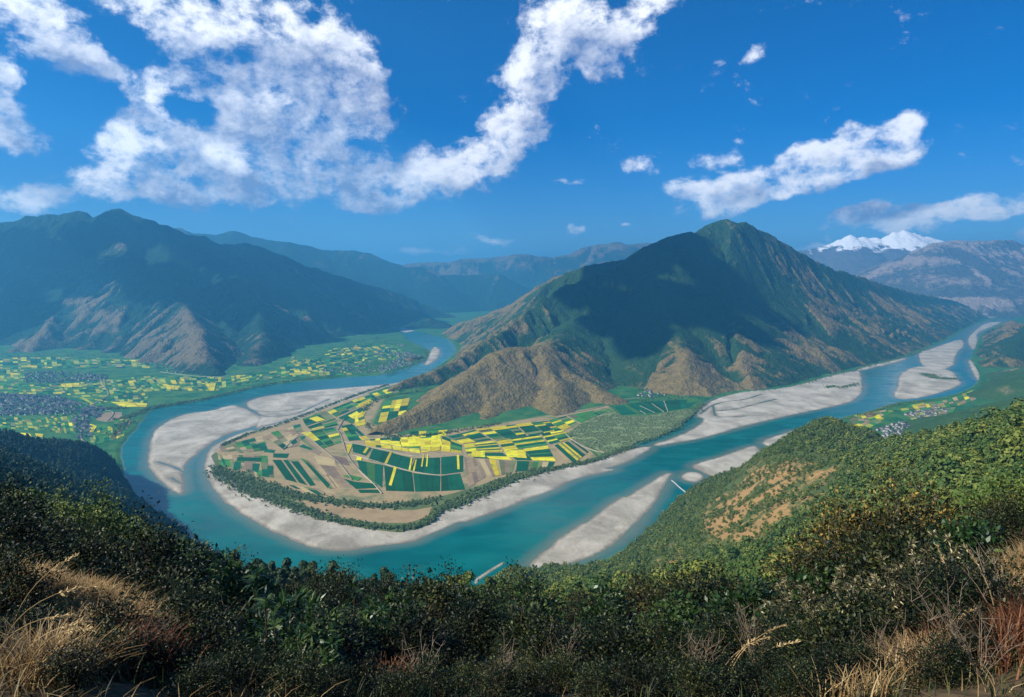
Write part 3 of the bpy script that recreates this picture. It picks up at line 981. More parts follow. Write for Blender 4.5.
# ------------------------------------------------------------------ the hillside under the viewpoint (knoll and slopes)
# control points: pixel + depth where that piece of ground is; last value: fixed height instead of the pixel row
HC = [
    # left dark slopes, first crest and foot
    (-120, 400, 1000), (-60, 418, 1150), (0, 430, 1300), (22, 436, 1320), (36, 442, 1340), (70, 446, 1400), (84, 448, 1430), (100, 453, 1480), (112, 457, 1540), (120, 462, 1560), (124, 474, 1690), (125, 487, 1590), (135, 496, 1500), (150, 510, 1400), (166, 519, 1330), (188, 541, 1210), (230, 568, 1090),
    # second crest
    (-120, 432, 760), (-40, 440, 850), (0, 452, 1080), (40, 468, 1150), (80, 478, 1220), (105, 476, 1400), (128, 494, 1320), (146, 508, 1380),
    # gully between the crests
    (0, 447, 1190), (40, 459, 1250), (80, 464, 1330), (108, 471, 1470),
    # third, nearer slope
    (0, 500, 300), (60, 515, 380), (110, 520, 520), (150, 535, 760), (180, 548, 980), (0, 476, 560), (60, 492, 680), (110, 500, 900), (-120, 480, 260), (-120, 455, 400),
    # hidden slope under the thicket
    (0, 545, 90), (100, 562, 90), (200, 588, 90), (300, 602, 90), (400, 606, 90), (512, 608, 90), (620, 606, 90), (720, 600, 95), (820, 590, 100), (920, 572, 100), (1010, 548, 100), (1100, 520, 100),
    (100, 545, 220), (200, 580, 250), (300, 600, 250), (400, 604, 260), (512, 604, 260), (620, 600, 270), (720, 592, 250), (820, 575, 230), (920, 548, 220), (1010, 515, 200), (1100, 480, 180),
    (230, 590, 600), (300, 600, 600), (400, 602, 600), (480, 598, 600), (300, 600, 950), (400, 603, 960), (465, 596, 980),
    # knoll flank
    (484, 588, 1000), (512, 568, 850), (500, 585, 800), (540, 577, 960), (530, 585, 760), (576, 572, 1050), (608, 560, 1130), (641, 541, 1200), (657, 529, 1260), (665, 515, 1320), (688, 494, 1450), (707, 481, 1520),
    (600, 592, 600), (660, 596, 470), (740, 588, 350), (760, 530, 620), (660, 556, 800), (600, 574, 900), (700, 560, 640), (820, 545, 400), (900, 510, 360), (960, 480, 330), (1010, 455, 320), (860, 500, 480),
    (780, 470, 900), (740, 500, 900), (700, 522, 950), (700, 497, 1280), (740, 470, 1240), (760, 455, 1250), (780, 444, 1240), (800, 428, 1220), (812, 421, 1200), (826, 416, 1140), (836, 419, 1120),
    (846, 440, 1010), (870, 448, 960), (820, 450, 980), (880, 437, 1130), (855, 429, 1160), (820, 500, 640), (880, 470, 640), (800, 530, 530), (930, 450, 560), (905, 441, 800), (925, 436, 690), (940, 432, 620), (975, 426, 530), (1024, 419, 440), (1080, 408, 380), (1180, 385, 300), (1300, 360, 250),
    # near ground
    (0, 560, 26), (60, 576, 14), (150, 600, 14), (240, 640, 12), (512, 640, 14), (760, 640, 13), (900, 600, 14), (1000, 560, 14), (1100, 520, 14), (0, 620, 8), (100, 650, 8), (300, 690, 8), (512, 700, 7.5), (760, 690, 8), (900, 660, 8.5), (1000, 610, 9), (1100, 560, 9),
    (-100, 540, 14), (-100, 580, 8), (512, 628, 30), (300, 622, 30), (150, 594, 30), (760, 622, 30), (900, 588, 30), (1010, 556, 30), (-100, 520, 40), (1100, 530, 40),
    (0, 760, 4.5), (512, 800, 4.5), (1024, 760, 4.5),
]
HZ = [  # (azimuth deg, horizontal range, height) of ground that the picture does not show
    (-37, 2300, -60), (-30, 2500, -60), (-25, 2400, -60), (-20, 1800, -60), (-14, 1500, -60), (-7, 1400, -60), (0, 1350, -60), (5, 1400, -60), (10, 1500, -60), (13, 1650, -50), (16, 1900, -60), (20, 1900, -50), (24, 1750, 60), (24, 2000, -50),
    (28, 1700, 40), (28, 1950, -50), (32, 1350, 130), (32, 1700, -30), (36, 1000, 260), (36, 1500, -20), (40, 800, 330), (40, 1300, 20), (48, 700, 380), (55, 1200, 200), (-48, 1100, 190), (-48, 1700, 20), (-60, 900, 250), (-60, 1600, 90), (-42, 1500, 150), (-42, 2000, -20),
    (-80, 100, 492), (-80, 800, 380), (80, 100, 492), (80, 800, 470), (60, 300, 470), (-110, 50, 499), (110, 50, 499), (-110, 600, 470), (110, 600, 520), (150, 50, 502), (-150, 50, 502), (150, 600, 560), (-150, 600, 520), (180, 10, 499), (180, 300, 540),
    (-60, 20, 493.5), (60, 20, 493), (-60, 6, 497), (60, 6, 497), (-90, 6, 498), (90, 6, 498), (-90, 25, 496), (90, 25, 496), (180, 3, 498.4), (0, 2.6, 497.9), (-90, 2.6, 498.1), (90, 2.6, 498.1), (-45, 2500, -120), (0, 2500, -300), (30, 2600, -200), (60, 2600, -50), (15, 2600, -200), (-15, 2600, -200), (180, 2600, 500), (-100, 2600, 100), (100, 2600, 400),
]


def hill_points():
    A, R, E = [], [], []
    for px, py, Yd in HC:
        p = at(px, py, Yd)
        r_ = math.hypot(p[0], p[1])
        A.append(math.atan2(p[0], p[1]))
        R.append(math.log(r_))
        E.append((p[2] - CAMZ) / r_)
    for a, r_, z in HZ:
        A.append(math.radians(a))
        R.append(math.log(r_))
        E.append((z - CAMZ) / r_)
    return np.array(A), np.array(R), np.array(E)


AK = 3.2


class Hill:
    def __init__(s):
        a, r_, e = hill_points()
        s.c = np.stack([a * AK, r_], -1)
        n = len(a)
        d = np.linalg.norm(s.c[:, None] - s.c[None], axis=-1)
        K = s.phi(d) + np.eye(n) * 0.0008
        Pm = np.concatenate([np.ones((n, 1)), s.c], 1)
        M = np.zeros((n + 3, n + 3))
        M[:n, :n] = K
        M[:n, n:] = Pm
        M[n:, :n] = Pm.T
        s.w = np.linalg.solve(M, np.concatenate([e, np.zeros(3)]))

    @staticmethod
    def phi(d):
        return d            # linear splines: no overshoot

    def e(s, a, lr):
        a = np.asarray(a)
        sh = a.shape
        q = np.stack([a.ravel() * AK, np.asarray(lr).ravel()], -1)
        out = np.empty(len(q))
        n = len(s.c)
        for i in range(0, len(q), 40000):
            qq = q[i:i + 40000]
            d = np.sqrt((qq[:, None, 0] - s.c[None, :, 0]) ** 2 + (qq[:, None, 1] - s.c[None, :, 1]) ** 2)
            out[i:i + 40000] = s.phi(d) @ s.w[:n] + s.w[n] + qq @ s.w[n + 1:]
        return out.reshape(sh)


HILL = Hill()
BARE = [[(694, 516), (745, 466), (800, 456), (836, 466), (832, 494), (800, 514), (765, 545), (735, 552), (704, 546)], [(640, 575), (655, 560), (672, 545), (690, 548), (676, 572)]]


def hill_grid():
    az = np.radians(np.concatenate([np.arange(-180, -62, 3.0), np.arange(-62, -42, .6), np.arange(-42, 42, .17), np.arange(42, 62, .6), np.arange(62, 180.1, 3.0)]))
    lr = np.linspace(math.log(2.6), math.log(2600), 430)
    A, L = np.meshgrid(az, lr)
    # evaluate on a coarse lattice then refine linearly (splines are smooth)
    azc = az[::4] if (len(az) - 1) % 4 == 0 else np.append(az[::4], az[-1])
    lrc = lr[::3] if (len(lr) - 1) % 3 == 0 else np.append(lr[::3], lr[-1])
    Ac, Lc = np.meshgrid(azc, lrc)
    Ec = HILL.e(Ac, Lc)
    E1 = np.array([np.interp(az, azc, row) for row in Ec])
    E = np.array([np.interp(lr, lrc, E1[:, j]) for j in range(E1.shape[1])]).T
    Rr = np.exp(L)
    X, Y = Rr * np.sin(A), Rr * np.cos(A)
    Z = CAMZ + E * Rr
    far = sstep(Rr, 60, 300)
    Z = Z + far * (fbm(X / 120, Y / 120, 4, 4.0) * 5 + (ridged(X / 90, Y / 90, 4, 6.0) - .7) * 10 * sstep(Rr, 200, 700))
    Z = Z + (1 - far) * (fbm(X / 2.2, Y / 2.2, 4, 2.0) * .16 * sstep(Rr, 3, 9))
    return az, lr, A, L, X, Y, Z


HG = hill_grid()


def hill_z(x, y):
    """bilinear height lookup on the hillside grid"""
    az, lr, A, L, X, Y, Z = HG
    a = np.arctan2(x, y)
    l = np.log(np.hypot(x, y))
    i = np.clip(np.searchsorted(az, a) - 1, 0, len(az) - 2)
    j = np.clip(((l - lr[0]) / (lr[1] - lr[0])).astype(int), 0, len(lr) - 2)
    fa = np.clip((a - az[i]) / (az[i + 1] - az[i]), 0, 1)
    fl = np.clip((l - lr[j]) / (lr[1] - lr[0]), 0, 1)
    return (Z[j, i] * (1 - fa) + Z[j, i + 1] * fa) * (1 - fl) + (Z[j + 1, i] * (1 - fa) + Z[j + 1, i + 1] * fa) * fl


def project(x, y, z):
    vx, vy, vz = x, y, z - CAMZ
    dpt = vy * CP - vz * SP
    up = vy * SP + vz * CP
    return 512 + F * vx / dpt, 348.5 - F * up / dpt, dpt


def build_hillside():
    az, lr, A, L, X, Y, Z = HG
    px, py, d = project(X, Y, Z)
    bare = np.zeros(X.shape, np.float32)
    ok = (d > 50)
    for pl in BARE:
        bare += np.where(ok, sstep(sdf(np.array(pl, float), px, py), -14, 14), 0)
    bare = np.clip(bare, 0, 1) * .46 + .08 + .22 * fbm(X / 60, Y / 60, 3, 1.0)
    R = np.hypot(X, Y)
    shade = sstep(-px, -330, -230) * (R > 30)  # mask of the shade painted on the left slope
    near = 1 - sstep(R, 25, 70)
    V = np.stack([X, Y, Z], -1).reshape(-1, 3)
    Fc = grid_faces(*X.shape, keep=(Z > -25))[:, ::-1]
    V, Fc, at_ = compact(V, Fc, {'bare': bare, 'painted_shade': shade, 'near': near})
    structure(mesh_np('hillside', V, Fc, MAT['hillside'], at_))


build_hillside()
#@@NEXT

# ------------------------------------------------------------------ clouds added out of view, high above the picture, to shade part of the mountains


def shade_cloud(name, targets, Z, thick, n, lump, seed):
    """an added cumulus bank at height Z whose shade falls inside the ground outline given by pixel + depth points"""
    r = np.random.default_rng(seed)
    q = []
    for t_ in targets:
        p = at(*t_)
        q.append(p + sun_dir * ((Z - p[2]) / sun_dir[2]))
    q = np.array(q)[:, :2]
    import bmesh
    bm = bmesh.new()
    bmesh.ops.create_icosphere(bm, subdivisions=3, radius=1.0)
    bv = np.array([v.co[:] for v in bm.verts])
    bf = np.array([[v.index for v in f.verts] for f in bm.faces])
    bm.free()
    Vs, Fs, o = [], [], 0
    lo, hi = q.min(0), q.max(0)
    k = 0
    while k < n:
        c = r.uniform(lo, hi)
        if not inside(q, np.array([c[0]]), np.array([c[1]]))[0]:
            continue
        R = lump * r.uniform(.6, 1.3)
        d = 1 + .22 * pn(bv[:, 0] * 2.3 + k, bv[:, 1] * 2.3 + bv[:, 2] * 1.7) + .12 * pn(bv[:, 0] * 5 + bv[:, 2] * 4, bv[:, 1] * 5 + k)
        V = bv * d[:, None] * R * np.array([1, 1, .55])
        V[:, 2] = np.maximum(V[:, 2], -R * .18)
        V += np.array([c[0], c[1], Z + r.uniform(0, thick)])
        Vs.append(V)
        Fs.append(bf + o)
        o += len(V)
        k += 1
    return structure(mesh_np(name, np.concatenate(Vs), np.concatenate(Fs), MAT['shade_cloud']))


m_, t_, b_ = new_mat('shade_cloud')
b_.inputs['Base Color'].default_value = (0.9, 0.9, 0.9, 1)
MAT['shade_cloud'] = m_
shade_cloud('shade_cloud', [(628, 264, 4550), (665, 244, 4250), (700, 240, 4350), (724, 258, 4300), (738, 300, 3850), (728, 332, 3450), (690, 348, 3150), (690, 356, 3050), (640, 350, 3150), (592, 322, 3650), (568, 296, 4450), (590, 276, 4650)], 3900, 120, 34, 170, 5)
shade_cloud('shade_cloud', [(-90, 232, 6200), (100, 205, 6600), (187, 230, 6550), (300, 262, 6950), (426, 302, 8700), (400, 325, 6900), (330, 318, 5800), (240, 322, 4800), (222, 330, 4100), (205, 300, 4700), (150, 290, 5100), (60, 300, 5200), (-90, 315, 5000)], 4200, 160, 34, 320, 6)

# ------------------------------------------------------------------ fields on the flood plain
FIELD_MATS = {'y': ('rapeseed', 'rapeseed_field', 1.1), 'w': ('wheat', 'wheat_field', .7), 'c': ('clover', 'clover_field', .6), 'o': ('olive_crop', 'vegetable_field', .5), 'f': ('fallow', 'fallow_field', .35), 'e': ('bare_earth', 'ploughed_field', .3), 'm': ('mustard', 'rapeseed_field', .8)}


def slab(name, q, z0, z1, mat):
    """a field: outline q (ground points) from the soil up to the top of the crop"""
    q = np.asarray(q, float)
    n = len(q)
    a = 0.5 * np.sum(q[:, 0] * np.roll(q[:, 1], -1) - np.roll(q[:, 0], -1) * q[:, 1])
    if a < 0:
        q = q[::-1]
    me = bpy.data.meshes.new(name)
    V = [(x, y, z0) for x, y in q] + [(x, y, z1) for x, y in q]
    Fc = [tuple(range(n, 2 * n))] + [(i, (i + 1) % n, n + (i + 1) % n, n + i) for i in range(n)]
    me.from_pydata(V, [], Fc)
    me.materials.append(mat)
    o = bpy.data.objects.new(name, me)
    COL.objects.link(o)
    return structure(o)


_fz = [0.0]


def field(q, k):
    mt, nm, h = FIELD_MATS[k]
    _fz[0] = (_fz[0] + 0.037) % 0.2
    return slab(nm, q, LANDZ - .6, LANDZ + h + .12 + _fz[0], MAT[mt])


def pick(wts, r):
    ks = list(wts)
    w = np.array([wts[k] for k in ks], float)
    return ks[r.choice(len(ks), p=w / w.sum())]


def lerp2(q, u, v):
    return (q[0] * (1 - u) + q[1] * u) * (1 - v) + (q[3] * (1 - u) + q[2] * u) * v


def block(quad, nu, nv, wts, r, gap=1.2, jit=.28, px=True, skip=0.0):
    """a quad of ground cut into nu strips (along its first side) by nv"""
    q = P(quad, LANDZ) if px else np.asarray(quad, float)
    us = np.linspace(0, 1, nu + 1)
    us[1:-1] += r.uniform(-jit, jit, nu - 1) / nu
    for i in range(nu):
        vs = np.linspace(0, 1, nv + 1)
        vs[1:-1] += r.uniform(-jit, jit, nv - 1) / nv
        for j in range(nv):
            if r.random() < skip:
                continue
            c = np.array([lerp2(q, us[i], vs[j]), lerp2(q, us[i + 1], vs[j]), lerp2(q, us[i + 1], vs[j + 1]), lerp2(q, us[i], vs[j + 1])])
            m = c.mean(0)
            e = []
            for p in c:
                d = p - m
                L = np.linalg.norm(d)
                e.append(m + d * max(0.3, 1 - gap / L))
            field(e, pick(wts, r))


def build_fields():
    r = np.random.default_rng(3)
    G = {'w': 5, 'c': 2, 'o': 1}
    GY = {'w': 5, 'c': 2, 'y': 4, 'o': .7}
    YY = {'y': 6, 'w': 2, 'c': 1.4}
    BR = {'f': 4, 'e': 2.5, 'o': 1.5, 'w': 1}
    # dark green parcels in the middle of the tongue
    block([(352, 443), (372, 448), (366, 456), (353, 452)], 3, 1, {'w': 1}, r)
    block([(373, 448.5), (414, 458.5), (408, 471), (368, 460)], 4, 1, {'w': 1}, r, gap=2)
    block([(415, 458.5), (440, 457.5), (440, 475), (410, 471.5)], 4, 1, {'w': 1}, r, gap=2)
    block([(441, 457), (463, 455.5), (463, 472), (441, 475)], 4, 1, {'w': 1}, r, gap=2)
    block([(357, 460), (383, 465), (382, 488), (360, 472)], 3, 1, {'w': 6, 'c': 1}, r, gap=2)
    block([(384, 465.5), (412, 472.5), (414, 492), (386, 491)], 3, 1, {'w': 1}, r, gap=2)
    block([(413, 473), (440, 476), (440, 491.5), (415, 492)], 4, 1, {'w': 1}, r, gap=2.4)
    block([(441, 476), (460, 473.5), (465, 490), (441, 491.5)], 4, 1, {'w': 1}, r, gap=2.4)
    # single strips in flower between them
    for q in [[(366.5, 447.5), (369, 448), (365.5, 453.5), (363, 453)], [(390, 452), (392.2, 452.6), (387, 464), (384.5, 463.4)], [(411, 458.2), (412.4, 458.6), (410.4, 470.6), (408.6, 470.2)], [(415.6, 460), (416.8, 460.2), (414.4, 471.6), (412.8, 471.2)],
              [(423, 454.6), (424.2, 454.8), (422.4, 467), (421, 466.8)], [(427, 454.8), (428.2, 455), (427.2, 467), (426, 466.8)], [(394.2, 466.6), (397, 467.4), (391.6, 486), (388.8, 485.4)], [(456.8, 455.5), (459, 455.5), (459.6, 469.6), (457.4, 469.8)], [(357, 457), (362, 458), (361, 461), (356.5, 460)], [(346.5, 444.6), (352.4, 445.2), (348.6, 454), (347, 453)]]:
        slab('rapeseed_field', P(q, LANDZ), LANDZ - .6, LANDZ + 1.6, MAT['rapeseed'])
    # the yellow band under the tan hill
    block([(365, 440), (390, 437.5), (392, 449), (366, 446)], 3, 4, YY, r)
    block([(391, 437.5), (420, 437.5), (420, 453), (393, 449.5)], 3, 5, YY, r)
    block([(421, 437.5), (441, 435), (440, 451), (421, 453)], 2, 5, YY, r)
    block([(442, 436), (462, 444), (462, 453), (441, 451)], 2, 5, YY, r)
    for q in [[(365, 440.5), (400, 441.5), (400, 446), (366, 445)], [(400, 440), (440, 437.5), (443, 446), (402, 447)], [(472, 451), (485, 451), (485, 457.5), (471, 457)], [(504, 451), (524, 450), (527, 458.5), (508, 457)]]:
        block(q, 3, 1, {'y': 9, 'c': 1}, r, gap=.6)
    # patchwork east of it
    block([(448, 436.5), (475, 430), (492, 440), (463, 444)], 2, 7, GY, r, jit=.4)
    block([(476, 429.5), (515, 424.5), (527, 436), (494, 440)], 3, 8, GY, r, jit=.4)
    block([(516, 424.5), (548, 421), (562, 430), (529, 436)], 3, 8, GY, r, jit=.4)
    block([(464, 445), (495, 441), (503, 452), (466, 453)], 2, 7, YY, r, jit=.4)
    block([(496, 440.5), (540, 434.5), (548, 445), (505, 451)], 2, 9, GY, r, jit=.4)
    block([(541, 434), (563, 430.5), (575, 438), (550, 444.5)], 2, 7, GY, r, jit=.4)
    block([(466, 454), (503, 453), (512, 460), (474, 458)], 2, 4, YY, r, jit=.4)
    block([(505, 452), (548, 446), (556, 461), (516, 460)], 2, 9, GY, r, jit=.4)
    # brown and mixed strips along the belt of trees
    block([(464, 457), (478, 459), (486, 477), (468, 488)], 5, 2, {'e': 4, 'f': 3}, r)
    block([(478, 459), (516, 461), (512, 473), (489, 478)], 7, 1, {'e': 2, 'f': 3, 'w': 2, 'y': .6, 'o': 1}, r)
    block([(517, 461), (555, 462), (552, 468), (516, 472)], 7, 1, {'w': 3, 'f': 2, 'o': 2, 'c': 1, 'e': 1}, r)
    block([(552, 446), (576, 439), (592, 450), (572, 465)], 12, 1, {'f': 3, 'w': 3, 'y': 2, 'o': 2, 'c': 2}, r)
    block([(576, 439), (586, 446), (606, 454), (592, 456)], 4, 1, {'f': 3, 'o': 3, 'c': 2}, r)
    # fan of strips on the west side
    block([(301, 433), (336, 427), (343, 442), (323, 449)], 3, 7, {'w': 5, 'c': 3, 'y': 3, 'o': 1}, r, gap=1.5)
    block([(302, 419), (325, 411), (334, 417), (306, 426)], 3, 3, {'o': 3, 'c': 2, 'w': 3, 'y': 1, 'f': 2}, r)
    block([(307, 427), (335, 418), (338, 425), (312, 431)], 2, 4, {'o': 2, 'c': 2, 'w': 4, 'y': 1.3, 'f': 1}, r)
    block([(326, 411), (352, 401), (362, 406), (336, 417)], 4, 4, {'w': 4, 'c': 3, 'y': 2.4, 'o': 2}, r)
    block([(352, 401), (372, 394), (378, 399), (364, 406)], 4, 3, {'w': 3, 'c': 3, 'y': 4, 'o': 1}, r)
    block([(372, 394), (398, 386), (404, 391), (379, 398)], 5, 3, {'w': 3, 'c': 4, 'y': 2, 'o': 2}, r)
    block([(338, 418), (362, 407), (366, 413), (352, 424)], 3, 4, {'w': 5, 'c': 2, 'y': 2}, r)
    block([(341, 426), (352, 424), (370, 440), (349, 441)], 3, 5, {'w': 6, 'c': 1, 'y': 1.6}, r)
    block([(354, 416), (363, 411), (366, 425), (356, 427)], 2, 3, {'y': 6, 'c': 1}, r)
    block([(354, 402), (368, 398), (374, 402), (362, 408)], 2, 3, {'y': 5, 'c': 1}, r)
    for q in [[(309, 419), (317, 416.5), (325, 420), (317, 422)], [(312, 429), (323, 426.4), (324, 428), (313, 431)]]:
        field(P(q, LANDZ), 'y')
    # brown western half with separate green parcels
    for q, k in [([(237.3, 457.4), (262.4, 458), (261, 461.7), (236.6, 461)], 'w'), ([(234.4, 462.4), (241, 462.4), (239.5, 470.3), (233, 469.6)], 'w'), ([(252.4, 463.8), (259.5, 463.8), (258, 473), (252.4, 471)], 'w'), ([(267.4, 466), (273.2, 466), (272.4, 475.3), (267.5, 474)], 'w'),
                 ([(273.2, 453.8), (289, 453.8), (286.8, 458.1), (273.2, 457.4)], 'w'), ([(264.6, 449.5), (275.3, 450.2), (273.9, 453.1), (264, 452)], 'w'), ([(299, 446.6), (303.3, 444.5), (313.3, 449.5), (310.5, 450.2)], 'w'), ([(247, 446), (253, 442.5), (256, 444), (250, 447)], 'c'), ([(257, 443), (265, 440.5), (267, 443), (259, 446)], 'o'),
                 ([(272.5, 460.2), (281, 460.2), (296.8, 482.5), (286, 479.6)], 'w'), ([(283.2, 460.2), (287.5, 460), (306.9, 485.3), (299, 482.5)], 'w'), ([(291, 461.7), (298.3, 461.7), (315.5, 485.3), (310.5, 486)], 'w'), ([(304.7, 462.4), (308.3, 463.1), (330, 484.6), (327.7, 488.2)], 'w'),
                 ([(344, 479), (354, 482), (376, 484), (378, 488), (356, 489)], 'w'), ([(358, 490), (380, 490), (382, 493), (360, 493)], 'w'), ([(342, 476), (350, 475), (362, 478), (358, 481)], 'c'), ([(310, 446), (322, 452), (318, 455), (305, 449)], 'e'), ([(314, 455), (334, 459), (336, 466), (318, 464)], 'f'), ([(330, 455), (346, 458), (350, 466), (336, 463)], 'e'),
                 ([(283, 444), (300, 440), (298, 446), (283, 449)], 'e'), ([(262, 436), (284, 430), (288, 436), (266, 440)], 'f'), ([(219, 447), (236, 441), (242, 446), (222, 452)], 'e'), ([(218, 455), (232, 456), (230, 464), (219, 462)], 'f'), ([(242, 463), (250, 464), (250, 471), (242, 470)], 'e'), ([(260, 465), (266, 466), (266, 474), (260, 473)], 'f')]:
        field(P(q, LANDZ), k)
    block([(548, 420.5), (566, 416), (579, 424), (563, 431)], 2, 6, GY, r, jit=.4)
    block([(567, 415.5), (606, 408), (612, 410), (581, 423)], 6, 2, {'c': 4, 'o': 3, 'w': 2}, r)
    BW = {'f': 4, 'e': 1.6, 'o': 3.2, 'w': 1.6, 'c': .8}
    block([(214, 455), (232, 455), (236, 474), (222, 466)], 4, 3, BW, r, skip=.12)
    block([(233, 455), (272, 456), (274, 478), (238, 474)], 7, 3, BW, r, skip=.12)
    block([(222, 446), (262, 436), (268, 450), (232, 454)], 6, 4, BW, r, skip=.12)
    block([(263, 435), (300, 424), (306, 438), (284, 450)], 5, 4, BW, r, skip=.12)
    block([(300, 458), (318, 464), (336, 488), (330, 489)], 4, 1, BW, r)
    block([(280, 484), (330, 490), (340, 497), (296, 492)], 6, 2, BW, r, skip=.3)
    block([(384, 402), (410, 398), (404, 420), (378, 423)], 4, 5, GY, r)
    block([(410, 432), (448, 430), (446, 436), (410, 438)], 4, 2, YY, r)
    block([(314, 464), (338, 467), (352, 488), (333, 487)], 5, 2, {'f': 3, 'e': 3, 'o': 1}, r)
    block([(290, 438), (302, 434), (322, 450), (304, 449)], 4, 1, {'f': 3, 'e': 1, 'o': 1}, r, skip=.3)
    # long dry field behind the tree belt near the water
    slab('fallow_field', P([(300, 500), (320, 502), (345, 506), (380, 510), (410, 511), (432, 507), (428, 516), (410, 523), (380, 523), (345, 519), (318, 512)], LANDZ), LANDZ - .6, LANDZ + .4, MAT['fallow'])
    # green land east, beyond the plantation
    block([(614, 407), (640, 402), (662, 412), (622, 415)], 6, 1, {'w': 6, 'c': 1}, r)
    block([(641, 402), (700, 399), (690, 407), (664, 412)], 5, 2, {'w': 6, 'c': 1}, r)
    # plain west of the river, with a village between
    PL = {'w': 4, 'c': 8, 'y': .9, 'm': 4.5, 'o': 1.5, 'f': .3}
    for q, nu, nv in [([(0, 358), (60, 357), (62, 368), (0, 369)], 9, 5), ([(61, 357), (148, 360), (150, 368), (63, 368)], 12, 5), ([(0, 370), (24, 370), (26, 386), (0, 386)], 4, 5), ([(0, 386), (60, 384), (66, 394), (0, 394)], 9, 4), ([(62, 384), (104, 381), (108, 393), (68, 395)], 6, 5),
                      ([(106, 380), (150, 376), (160, 391), (110, 394)], 8, 6), ([(151, 376), (214, 377), (214, 391), (161, 391)], 11, 6), ([(215, 378), (262, 373), (262, 380), (216, 391)], 8, 4), ([(263, 373), (330, 364), (330, 375), (263, 380)], 10, 4), ([(72, 396), (108, 394), (112, 404), (92, 406)], 4, 4), ([(110, 394), (150, 392), (146, 404), (116, 407)], 6, 4),
                      ([(0, 418), (40, 418), (46, 431), (0, 428)], 7, 4), ([(41, 418), (72, 414), (76, 434), (47, 432)], 7, 5), ([(86, 428), (112, 424), (114, 440), (92, 446)], 5, 4), ([(114, 420), (130, 416), (124, 436), (115, 440)], 3, 4)]:
        block(q, int(nu * 1.5) + 1, nv + 3, PL, r, gap=1.2, skip=.04, jit=.42)
    for q in [[(110, 402), (148, 403.5), (147, 407), (124, 407)], [(20, 433), (44, 434), (43, 437.5), (26, 437)], [(165, 385), (180, 386), (178, 390), (167, 389.5)], [(206, 384), (216, 383), (214, 391), (209, 391)], [(60, 384), (80, 383), (78, 387), (62, 387)], [(90, 424), (97, 426), (92, 434), (87, 432)]]:
        block(q, 3, 2, {'y': 5, 'c': 1}, r, gap=3)
    slab('ploughed_field', P([(100, 413), (122, 412), (122, 419), (106, 422), (96, 420)], LANDZ), LANDZ - .6, LANDZ + .4, MAT['bare_earth'])
    slab('fallow_field', P([(118, 426), (133, 419), (128, 428), (114, 437)], LANDZ), LANDZ - .6, LANDZ + .4, MAT['fallow'])
    # tongue of land in the far bend
    for q, nu, nv in [([(330, 349), (358, 345), (372, 352), (322, 358)], 9, 5), ([(290, 357), (322, 358), (318, 366), (284, 366)], 9, 5), ([(323, 359), (372, 353), (372, 364), (320, 367)], 10, 5), ([(359, 345), (396, 345), (404, 353), (373, 353)], 8, 5), ([(280, 367), (350, 367), (352, 375), (284, 377)], 12, 3), ([(374, 353), (404, 354), (414, 358), (374, 362)], 8, 4)]:
        block(q, int(nu * 1.4), nv + 2, {'w': 6, 'c': 5, 'y': .9, 'm': 2.2, 'o': 2}, r, gap=3, skip=.12, jit=.42)
    # terraces by the right bank
    for q, nu, nv in [([(846, 417), (890, 409), (896, 413), (852, 423)], 8, 3), ([(898, 407), (952, 399), (956, 406), (904, 413)], 9, 3), ([(905, 414), (956, 407), (950, 418), (916, 424)], 7, 4), ([(912, 430), (938, 424), (936, 436), (916, 440)], 5, 5), ([(848, 424), (880, 416), (886, 420), (866, 430)], 5, 3), ([(952, 398), (976, 389), (980, 398), (958, 406)], 5, 3)]:
        block(q, nu, nv, {'y': 2.2, 'm': 3, 'c': 5, 'o': 3, 'f': 2, 'e': .6}, r, gap=1.5)
    # cultivated shelf under the wooded mountain, far right
    for q, nu, nv in [([(862, 357), (890, 350), (905, 351), (884, 358)], 5, 2), ([(985, 316), (1024, 306), (1024, 312), (990, 318.5)], 5, 3), ([(985, 308), (1024, 302), (1024, 305.5), (985, 312)], 5, 2)]:
        block(q, nu, nv, {'f': 4, 'e': 1, 'o': 2, 'c': 1}, r, gap=6)


def ribbon(name, pts, width, mat, z0=None, th=.25, px=True, closed=False):
    g = chaikin_open(chaikin_open(P(pts, LANDZ) if px else np.asarray(pts, float)))
    d = np.gradient(g, axis=0)
    d /= np.maximum(np.linalg.norm(d, axis=1, keepdims=True), 1e-6)
    nrm = np.stack([-d[:, 1], d[:, 0]], -1) * width / 2
    zt = (LANDZ + 1.75) if z0 is None else z0
    L = np.c_[g + nrm, np.full(len(g), zt)]
    R = np.c_[g - nrm, np.full(len(g), zt)]
    Lb, Rb = L.copy(), R.copy()
    Lb[:, 2] -= th + 2.2
    Rb[:, 2] -= th + 2.2
    V = np.concatenate([L, R, Lb, Rb])
    n = len(g)
    i = np.arange(n - 1)
    Fc = np.concatenate([np.stack([i + n, i + n + 1, i + 1, i], -1), np.stack([i, i + 1, i + 1 + 2 * n, i + 2 * n], -1), np.stack([i + 1 + n, i + n, i + 3 * n, i + 1 + 3 * n], -1)])
    return structure(mesh_np(name, V, Fc, mat, smooth=False))


